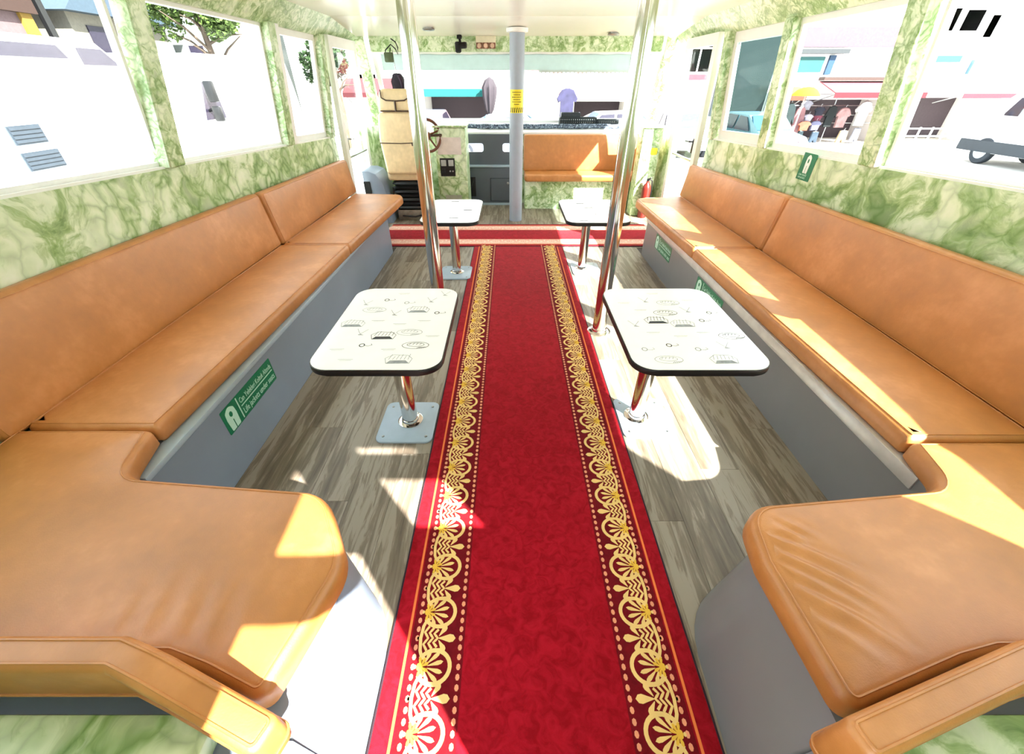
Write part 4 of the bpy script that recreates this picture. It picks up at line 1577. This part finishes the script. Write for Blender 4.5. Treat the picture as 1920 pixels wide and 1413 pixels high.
bm = BM(); box(bm, 9.0, 11.3, 21.5, 21.6, .2, 3.6)
on(wb, 'green_glazing', bm, plain('grey_green_glazing', (46, 54, 54), .25))

# awnings (sloping cloth, valance and frame)
def awning(x0, x1, y, z_top, z_low, out, col_top, col_val, vh, label, stripes=None):
    t = empty('awning', ((x0 + x1) / 2, y, z_low), label=label, cat='awning')
    w = (x1 - x0) / 2
    bm = BM()
    hexa(bm, ((-w, -out, 0), (w, -out, 0), (w, 0, z_top - z_low), (-w, 0, z_top - z_low), (-w, -out, .03), (w, -out, .03), (w, 0, z_top - z_low + .03), (-w, 0, z_top - z_low + .03)))
    obj('cloth', bm, plain('awning_cloth', col_top, .9), t, smooth=False)
    if stripes:
        bm = BM()
        n = int((x1 - x0) / .5)
        for k in range(0, n, 2):
            a, b_ = -w + k * .5, -w + k * .5 + .5
            hexa(bm, ((a, -out, .031), (b_, -out, .031), (b_, 0, z_top - z_low + .031), (a, 0, z_top - z_low + .031), (a, -out, .037), (b_, -out, .037), (b_, 0, z_top - z_low + .037), (a, 0, z_top - z_low + .037)))
        obj('stripes', bm, plain('awning_stripe', stripes, .9), t, smooth=False)
    bm = BM()
    box(bm, -w, w, -out - .02, -out, -vh, .02)
    obj('valance', bm, plain('awning_valance', col_val, .9), t, smooth=False)
    bm = BM()
    for s_ in (-1, 1):
        tube(bm, [(s_ * (w - .05), -out, -.02), (s_ * (w - .05), .035, -.35)], .02, 6)
    obj('arms', bm, STEEL, t)
    return t
awning(-3.95, -1.05, 21.56, 1.52, 1.20, 1.3, (90, 74, 74), (10, 86, 84), .24, 'pale pink awning with teal valance seen left of the grey mast')
awning(.75, 5.6, 21.56, 1.95, 1.25, 1.6, (210, 206, 204), (150, 120, 120), .22, 'wide white striped awning seen between the mast and right chrome pole', (150, 70, 74))
awning(13.4, 17.2, 21.46, 1.45, 1.08, 1.3, (128, 62, 70), (84, 18, 30), .16, 'pink awning with dark red valance over the hanging clothes')
awning(11.5, 12.7, 21.56, 1.25, .95, .7, (92, 62, 44), (80, 46, 30), .14, 'short brown awning left of the yellow parasol')
awning(18.7, 21.6, 21.44, 1.60, 1.05, 1.3, (190, 176, 176), (110, 40, 52), .14, 'white awning with pink valance over the dark cafe')
awning(-7.2, -5.0, 21.96, 1.55, 1.05, .8, (84, 36, 40), (70, 20, 26), .14, 'faded red awning seen through the left door')

def parasol(x, y, z0, zt, label, col, closed=True):
    t = empty('parasol', (x, y, z0), label=label, cat='parasol')
    h = zt - z0
    bm = BM()
    tube(bm, [(0, 0, 0), (0, 0, h)], .03, 8)
    obj('post', bm, plain('parasol_post', (150, 138, 140), .6), t)
    bm = BM()
    if closed:
        n, rings = 16, []
        for r_, z_ in ((.07, h * .50), (.15, h * .56), (.24, h * .74), (.26, h * .86), (.15, h * .96), (.03, h * .995)):
            rings.append([bm.verts.new(((r_ * (1 + .18 * (-1) ** k)) * math.cos(2 * PI * k / n), (r_ * (1 + .18 * (-1) ** k)) * math.sin(2 * PI * k / n), z_)) for k in range(n)])
    else:
        n, rings = 16, []
        for r_, z_ in ((.52, h * .86), (.50, h * .88), (.36, h * .95), (.2, h * .99), (.03, h)):
            rings.append([bm.verts.new((r_ * math.cos(2 * PI * k / n), r_ * math.sin(2 * PI * k / n), z_)) for k in range(n)])
    for A_, B_ in zip(rings, rings[1:]):
        for k in range(n):
            bm.faces.new((A_[k], A_[(k + 1) % n], B_[(k + 1) % n], B_[k]))
    bm.faces.new(rings[-1])
    if not closed:
        bm.faces.new(rings[0][::-1])
    obj('canopy', bm, plain('parasol_cloth', col, .9, vscale=3), t, angle=80)
    bm = BM()
    lathe(bm, [(.28, 0), (.28, .06), (.05, .10)], 16)
    obj('foot', bm, plain('concrete_foot', (150, 148, 146), .9), t)
parasol(-.80, 19.8, ST + .06, 1.62, 'folded dark grey parasol standing beside the pale pink awning', (50, 42, 48))
parasol(12.06, 19.9, ST + .06, 1.30, 'open yellow parasol in front of the clothes shop', (190, 140, 10), False)

# clothes hanging outside the shop: each garment a thing
def garment(kind, x, y, z, w, h, col, label, i):
    t = empty(kind, (x, y, z), label=label, cat='clothes', group='clothes hanging outside the shop')
    a, b_ = w / 2, h / 2
    if kind == 'trousers':
        out = [(-a * .8, -b_), (-a * .15, -b_), (0, b_ * .2), (a * .15, -b_), (a * .8, -b_), (a * .62, b_), (-a * .62, b_)]
    elif kind == 'coat':
        out = [(-a * .75, -b_), (a * .75, -b_), (a * .62, b_ * .45), (a * .95, -b_ * .1), (a * 1.1, 0), (a * .7, b_ * .85), (a * .2, b_), (-a * .2, b_), (-a * .7, b_ * .85), (-a * 1.1, 0), (-a * .95, -b_ * .1), (-a * .62, b_ * .45)]
    else:
        out = [(-a * .68, -b_), (a * .68, -b_), (a * .62, b_ * .25), (a * .9, b_ * .1), (a * 1.05, b_ * .35), (a * .6, b_ * .9), (a * .2, b_), (-a * .2, b_), (-a * .6, b_ * .9), (-a * 1.05, b_ * .35), (-a * .9, b_ * .1), (-a * .62, b_ * .25)]
    bm = BM()
    prism(bm, out, -.05, .05, .02, 1, mat=Matrix(((1, 0, 0, 0), (0, 0, -1, 0), (0, 1, 0, 0), (0, 0, 0, 1))))
    obj('fabric', bm, plain('cloth_%d' % i, col, .9, var=.3, vscale=5), t, angle=30)
    bm = BM()
    tube(bm, [(-a * .5, 0, b_ * .93), (0, 0, b_ * 1.06), (a * .5, 0, b_ * .93)], .012, 5)
    tube(bm, [(0, 0, b_ * 1.06), (0, 0, b_ * 1.06 + .06), (.03, 0, b_ * 1.06 + .09)], .010, 5)
    obj('hanger', bm, STEEL, t)
    return t
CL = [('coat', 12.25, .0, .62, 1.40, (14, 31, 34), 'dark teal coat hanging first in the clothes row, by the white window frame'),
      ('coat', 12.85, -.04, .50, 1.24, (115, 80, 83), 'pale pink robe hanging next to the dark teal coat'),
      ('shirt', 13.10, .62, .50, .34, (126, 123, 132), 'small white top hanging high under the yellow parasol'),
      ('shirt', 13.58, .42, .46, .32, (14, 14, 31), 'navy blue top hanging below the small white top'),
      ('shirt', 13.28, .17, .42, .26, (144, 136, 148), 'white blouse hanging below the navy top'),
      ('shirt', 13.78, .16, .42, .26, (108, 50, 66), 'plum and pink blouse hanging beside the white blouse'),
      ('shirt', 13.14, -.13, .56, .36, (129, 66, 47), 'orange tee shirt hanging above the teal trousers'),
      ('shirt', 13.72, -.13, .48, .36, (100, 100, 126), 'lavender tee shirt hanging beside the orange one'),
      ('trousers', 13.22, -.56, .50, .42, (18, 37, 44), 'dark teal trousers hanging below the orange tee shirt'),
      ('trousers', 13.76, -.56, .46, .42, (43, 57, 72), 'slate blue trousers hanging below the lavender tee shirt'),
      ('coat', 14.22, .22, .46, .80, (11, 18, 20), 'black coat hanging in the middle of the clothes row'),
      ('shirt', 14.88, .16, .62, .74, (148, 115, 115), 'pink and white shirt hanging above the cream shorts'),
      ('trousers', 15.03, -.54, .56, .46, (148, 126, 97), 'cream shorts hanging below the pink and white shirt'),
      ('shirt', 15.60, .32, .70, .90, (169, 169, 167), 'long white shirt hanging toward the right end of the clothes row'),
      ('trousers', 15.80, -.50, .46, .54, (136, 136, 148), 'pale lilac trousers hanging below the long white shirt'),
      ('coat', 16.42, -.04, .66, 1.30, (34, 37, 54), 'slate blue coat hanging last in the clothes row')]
for i, (k_, x_, z_, w_, h_, c_, lab) in enumerate(CL):
    garment(k_, x_, 21.0 + .14 * (i % 3), z_, w_, h_, c_, lab, i)
t = empty('clothes_rail', (14.4, 21.40, ST + .06), label='steel clothes rail that carries the hanging clothes', cat='rail')
bm = BM()
for xx in (-2.6, 0, 2.6): tube(bm, [(xx, 0, 0), (xx, 0, 1.86)], .02, 6)
obj('posts', bm, STEEL, t, kind='stuff')
bm = BM()
for zz in (1.86, 1.45, 1.10, .80): tube(bm, [(-2.6, 0, zz), (2.6, 0, zz)], .015, 6)
obj('bars', bm, STEEL, t, kind='stuff')
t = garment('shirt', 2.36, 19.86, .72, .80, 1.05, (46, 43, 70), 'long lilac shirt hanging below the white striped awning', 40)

# white railing in front of the cafe
t = empty('railing', (18.6, 20.6, ST + .06), label='low white railing in front of the dark cafe', cat='railing')
bm = BM()
for zz in (.62, .34): box(bm, -1.1, 1.1, -.02, .02, zz, zz + .05)
obj('rails', bm, WHITE, t, smooth=False)
for k in range(5):
    bm = BM()
    box(bm, -1.1 + k * .55 - .025, -1.1 + k * .55 + .025, -.025, .025, 0, .70)
    obj('post', bm, WHITE, t, smooth=False)

# vehicles
def wheel(t, x, y, z, r, w):
    M = Matrix.Translation((x, y, z)) @ Matrix.Rotation(PI / 2, 4, 'Y')
    bm = BM()
    lathe(bm, [(r * .62, -w / 2), (r * .93, -w / 2), (r, -w * .35), (r, w * .35), (r * .93, w / 2), (r * .62, w / 2)], 24, mat=M)
    o = obj('wheel', bm, TYRE, t)
    for sg_ in (-1, 1):
        bm = BM()
        lathe(bm, [(r * .60, sg_ * w * .52), (r * .2, sg_ * w * .56), (.01, sg_ * w * .56)], 20, mat=M)
        obj('rim', bm, WHEELM, o)
def vehicle(name, loc, rz, prof, w, cols, label, cat, win, wheels, r, extra=None, sill=None, tum=.10):
    """side profile (y forward, z up) swept across the width, upper edges drawn in"""
    t = empty(name, loc, rz, label=label, cat=cat)
    zmx = max(p[1] for p in prof)
    zb = zmx * .50
    def hw(z): return w / 2 - tum * max(0, (z - zb) / (zmx - zb)) ** 1.5
    bm = BM()
    out = resample(fillet(prof, .12, 4), .25)
    L = [bm.verts.new((-hw(z), y, z)) for y, z in out]
    Rr = [bm.verts.new((hw(z), y, z)) for y, z in out]
    n = len(out)
    bm.faces.new(L[::-1]); bm.faces.new(Rr)
    for k in range(n):
        j = (k + 1) % n
        bm.faces.new((L[k], L[j], Rr[j], Rr[k]))
    bmesh.ops.triangulate(bm, faces=[f for f in bm.faces if len(f.verts) > 4])
    obj('body', bm, plain(name + '_paint', cols, .25, var=.02), t, angle=30)
    for poly in win:
        for s_ in (-1, 1):
            bm = BM()
            lo = [bm.verts.new((s_ * (hw(z) + .004), y, z)) for y, z in poly]
            hi = [bm.verts.new((s_ * (hw(z) + .016), y, z)) for y, z in poly]
            m = len(poly)
            bm.faces.new(lo); bm.faces.new(hi[::-1])
            for k in range(m):
                j = (k + 1) % m
                bm.faces.new((lo[k], lo[j], hi[j], hi[k]))
            obj('side_window', bm, PURPLE_G, t, smooth=False)
    for y in wheels:
        for s_ in (-1, 1):
            wheel(t, s_ * (w / 2 - .10), y, r, r, .22)
    if sill:
        bm = BM()
        for s_ in (-1, 1):
            box(bm, s_ * (w / 2 + .01) - .02, s_ * (w / 2 + .01) + .02, sill[0], sill[1], sill[2], sill[3])
        obj('sill', bm, plain(name + '_sill', (44, 52, 60), .5), t, smooth=False)
    return t, hw
VAN = [(-2.6, .35), (2.75, .35), (2.80, .95), (2.55, 1.25), (1.75, 2.05), (1.35, 2.35), (-2.5, 2.40), (-2.6, 1.9)]
# white van with red swooshes, parked parallel to the boat on the sunny side street
vt, hw = vehicle('delivery_van', (17.75, 14.45, ST), 0, VAN, 2.0, (240, 240, 240), 'white delivery van with red swooshes parked beyond the right window', 'van',
        [[(1.25, 1.45), (1.75, 1.45), (1.50, 1.95), (1.25, 1.95)]], (1.75, -1.5), .40, sill=(-2.55, 2.7, .36, .70))
def swoosh(pts, name):
    bm = BM()
    for s_ in (-1,):
        lo = [bm.verts.new((s_ * (hw(z) + .004), y, z)) for y, z in pts]
        hi = [bm.verts.new((s_ * (hw(z) + .010), y, z)) for y, z in pts]
        m = len(pts)
        bm.faces.new(lo); bm.faces.new(hi[::-1])
        for k in range(m):
            j = (k + 1) % m
            bm.faces.new((lo[k], lo[j], hi[j], hi[k]))
    obj(name, bm, plain('swoosh_red', (130, 12, 36), .4), vt, smooth=False)
swoosh([(1.62, 1.52), (1.30, 1.66), (.75, 1.80), (.60, 2.02), (1.10, 1.96), (1.45, 1.80)], 'swoosh')
swoosh([(.20, 1.42), (-.10, 1.22), (-.55, 1.12), (-1.4, 1.16), (-2.5, 1.30), (-2.5, 1.52), (-1.4, 1.40), (-.5, 1.40)], 'swoosh')
bm = BM()
tube(bm, [(-1.02, 1.62, 1.35), (-1.14, 1.66, 1.40)], .03, 6)
box(bm, -1.22, -1.10, 1.60, 1.70, 1.25, 1.60, .03, 2)
obj('mirror', bm, WHITE, vt)

# big white minibus close to the shaded side
MB = [(-5.2, .30), (3.0, .30), (3.05, 1.6), (2.95, 2.55), (2.55, 2.86), (-5.0, 2.90), (-5.2, 2.5)]
mt, hw2 = vehicle('minibus', (-7.15, 5.0, ST), 0, MB, 2.3, (244, 244, 244), 'large white minibus parked close beyond the first left windows', 'minibus',
        [[(-2.9, 2.70), (-.15, 2.70), (-.15, 2.78), (-2.9, 2.78)], [(.15, 2.64), (2.0, 2.64), (1.9, 2.78), (.15, 2.78)], [(2.2, 2.58), (2.85, 2.58), (2.62, 2.77), (2.2, 2.77)]], (1.9, -3.3), .38, tum=.06)
for z_, l0, l1 in ((1.86, .60, .98), (1.58, .58, 1.04)):
    bm = BM()
    for k in range(4):
        box(bm, 1.15, 1.176, l0, l1, z_ + k * .045 - .08, z_ + k * .045 - .05)
    box(bm, 1.148, 1.166, l0 - .02, l1 + .02, z_ - .10, z_ + .10)
    obj('vent_grille', bm, plain('grille_grey', (52, 60, 70), .5), mt, smooth=False)
V2 = [(-2.6, .35), (2.75, .35), (2.80, .95), (2.55, 1.35), (1.85, 2.35), (1.45, 2.84), (-2.5, 2.86), (-2.6, 1.9)]
v2, hw3 = vehicle('panel_van', (-7.2, 11.6, ST), PI, V2, 2.1, (244, 244, 244), 'white panel van with dark mirror parked ahead of the white minibus', 'van',
        [[(1.25, 1.75), (1.95, 1.75), (1.62, 2.38), (1.25, 2.38)]], (1.75, -1.5), .38)
bm = BM()
tube(bm, [(-1.05, 1.75, 1.9), (-1.22, 1.80, 1.95)], .03, 6)
box(bm, -1.32, -1.16, 1.72, 1.86, 2.05, 2.40, .03, 2)
box(bm, -1.32, -1.16, 1.74, 1.86, 1.72, 1.98, .03, 2)
obj('mirror', bm, BLACK, v2)

CAR = [(-1.9, .28), (1.95, .28), (2.0, .62), (1.75, .80), (1.05, .90), (.45, 1.38), (-.95, 1.42), (-1.65, .98), (-1.95, .85)]
CW = [[(.90, .92), (.40, 1.32), (-.10, 1.35), (-.10, .92)], [(-.22, .92), (-.22, 1.35), (-.85, 1.36), (-1.35, .96)]]
def car(x, y, rz, col, label, front=False):
    t, hw_ = vehicle('car', (x, y, ST), rz, CAR, 1.7, col, label, 'car', CW, (1.25, -1.2), .30, tum=.18)
    bm = BM()
    for a_, b_ in (((1.00, .935), (.50, 1.355)), ((-1.60, 1.03), (-1.02, 1.40))):
        s_ = 1 if a_[0] > 0 else -1
        hexa(bm, ((-.70, a_[0], a_[1]), (.70, a_[0], a_[1]), (.60, b_[0], b_[1]), (-.60, b_[0], b_[1]),
                  (-.70, a_[0] + s_ * .02, a_[1] + .02), (.70, a_[0] + s_ * .02, a_[1] + .02), (.60, b_[0] + s_ * .02, b_[1] + .02), (-.60, b_[0] + s_ * .02, b_[1] + .02)))
    obj('windscreen', bm, plain('blue_grey_screen', (70, 96, 128), .15), t, smooth=False)
    bm = BM()
    for s_ in (-1, 1):
        box(bm, s_ * .62 - .16, s_ * .62 + .16, 1.90, 1.99, .55, .70, .02, 2)
        box(bm, s_ * .65 - .13, s_ * .65 + .13, -1.96, -1.90, .68, .86, .02, 2)
    obj('lamps', bm, plain('lamp_lens', (150, 110, 110), .2), t)
    return t
car(-3.35, 19.3, PI, (130, 110, 118), 'pale car facing the boat in front of the teal edged awning')
car(-.35, 17.5, PI / 2, (110, 118, 128), 'silver car parked side-on in front of the folded parasol')
car(4.0, 19.3, PI / 2, (140, 134, 136), 'white car parked side-on beyond the black crates')
car(6.9, 19.0, PI * .97, (170, 172, 176), 'white car parked end-on seen past the right door')
car(9.45, 18.0, PI * 1.03, (110, 140, 150), 'pale blue car seen through the tinted right window')

# house and trees behind the minibus
t = empty('house', (-16.2, 19.5, ST), label='cream house with grey-blue roof behind the white minibus', cat='house')
bm = BM()
box(bm, -2.5, 1.9, -2.2, 2.4, 0, 4.3)
obj('wall', bm, plain('cream_house_wall', (110, 106, 96), .9), t, smooth=False)
bm = BM()
hexa(bm, ((-3, -2.6, 4.2), (2.3, -2.6, 4.2), (2.3, 2.8, 4.2), (-3, 2.8, 4.2), (-2.6, -.3, 5.6), (1.9, -.3, 5.6), (1.9, .3, 5.6), (-2.6, .3, 5.6)))
obj('roof', bm, plain('grey_blue_roof', (44, 58, 70), .8), t, smooth=False)
for yy in (-1.2, .8):
    bm = BM()
    box(bm, 1.88, 1.94, yy - .4, yy + .4, 3.0, 3.9)
    obj('window', bm, PURPLE_G, t, smooth=False)
t = empty('kiosk', (-15.3, 14.9, ST), label='brown roofed kiosk with a yellow corner post left of the cream house', cat='kiosk')
bm = BM()
box(bm, -1.4, .9, -1.6, 1.1, 0, 4.0)
obj('wall', bm, plain('mauve_wall', (96, 78, 80), .9), t, smooth=False)
bm = BM()
box(bm, -1.6, 1.1, -1.9, 1.3, 4.0, 4.6)
obj('roof', bm, plain('brown_roof', (46, 26, 18), .8), t, smooth=False)
bm = BM()
box(bm, .9, 1.0, .80, 1.15, 0, 4.0)
obj('corner_post', bm, plain('yellow_post', (120, 92, 30), .8), t, smooth=False)
bm = BM()
box(bm, .95, 1.08, 1.45, 1.65, 0, 4.4)
obj('drain_pipe', bm, BLACK, t, smooth=False)
t = empty('house', (-12.2, 24.8, ST), label='tall grey house with small dark windows behind the tree', cat='house')
bm = BM()
box(bm, -2.6, 2.6, -2.0, 3.0, 0, 8)
obj('wall', bm, plain('grey_house_wall', (104, 108, 104), .9), t, smooth=False)
for xx, zz in ((-1.6, 4.6), (0, 4.6), (1.6, 4.6), (-1.6, 2.8), (1.6, 2.8)):
    bm = BM()
    frame_rect(bm, (xx - .4, -2.02, zz), (xx + .4, -2.02, zz), (xx + .4, -2.02, zz + .9), (xx - .4, -2.02, zz + .9), .07, (0, 1, 0), .06)
    f = obj('window', bm, WHITE, t, smooth=False)
    bm = BM()
    box(bm, xx - .36, xx + .36, -2.005, -1.99, zz + .04, zz + .86)
    obj('pane', bm, PURPLE_G, f, smooth=False)

def tree(x, y, zc, r, n, seed, label, col):
    t = empty('street_tree', (x, y, ST), label=label, cat='tree')
    rr = random.Random(seed)
    bm = BM()
    tube(bm, [(0, 0, 0), (.08, .02, zc * .45), (.0, .05, zc * .9), (.05, .0, zc + r * .5)], .16, 8, r2=.04)
    for k in range(9):
        a_ = rr.uniform(0, 6.28)
        b0 = Vector((.03, .03, zc * (.62 + .04 * k)))
        e = b0 + Vector((math.cos(a_) * r * .8, math.sin(a_) * r * .8, r * rr.uniform(.2, .8)))
        tube(bm, [b0, (b0 + e) / 2 + Vector((0, 0, .1)), e], .05, 5, r2=.012)
    obj('trunk', bm, plain('bark', (84, 70, 58), .9), t)
    co, fa = [], []
    bl = [(Vector((rr.gauss(0, .45), rr.gauss(0, .45), rr.gauss(0, .30))) * r, r * rr.uniform(.28, .5)) for _ in range(16)]
    for i in range(n):
        c, s_ = bl[rr.randrange(len(bl))]
        d = Vector((rr.gauss(0, 1), rr.gauss(0, 1), rr.gauss(0, 1))).normalized() * (s_ * rr.uniform(.6, 1.0))
        p = c + d + Vector((0, 0, zc))
        u = Vector((rr.gauss(0, 1), rr.gauss(0, 1), rr.gauss(0, .6))).normalized()
        v = u.cross(Vector((rr.gauss(0, 1), rr.gauss(0, 1), rr.gauss(0, 1)))).normalized()
        L_ = rr.uniform(.06, .12)
        b0 = len(co)
        co += [p - u * L_, p + v * L_ * .45, p + u * L_, p - v * L_ * .45]
        fa.append((b0, b0 + 1, b0 + 2, b0 + 3))
    me = bpy.data.meshes.new('crown')
    me.from_pydata([tuple(c) for c in co], [], fa)
    me.materials.append(plain('leaf_green_%d' % seed, col, .8, var=.4, vscale=2))
    o = link(bpy.data.objects.new('crown', me))
    o.parent = t
    o['kind'] = 'stuff'
tree(-9.9, 17.0, 4.3, 1.35, 6000, 1, 'leafy green tree behind the white panel van', (64, 84, 26))
tree(-6.95, 19.8, 3.1, .85, 4000, 2, 'dark green tree seen past the left door frame', (34, 58, 22))
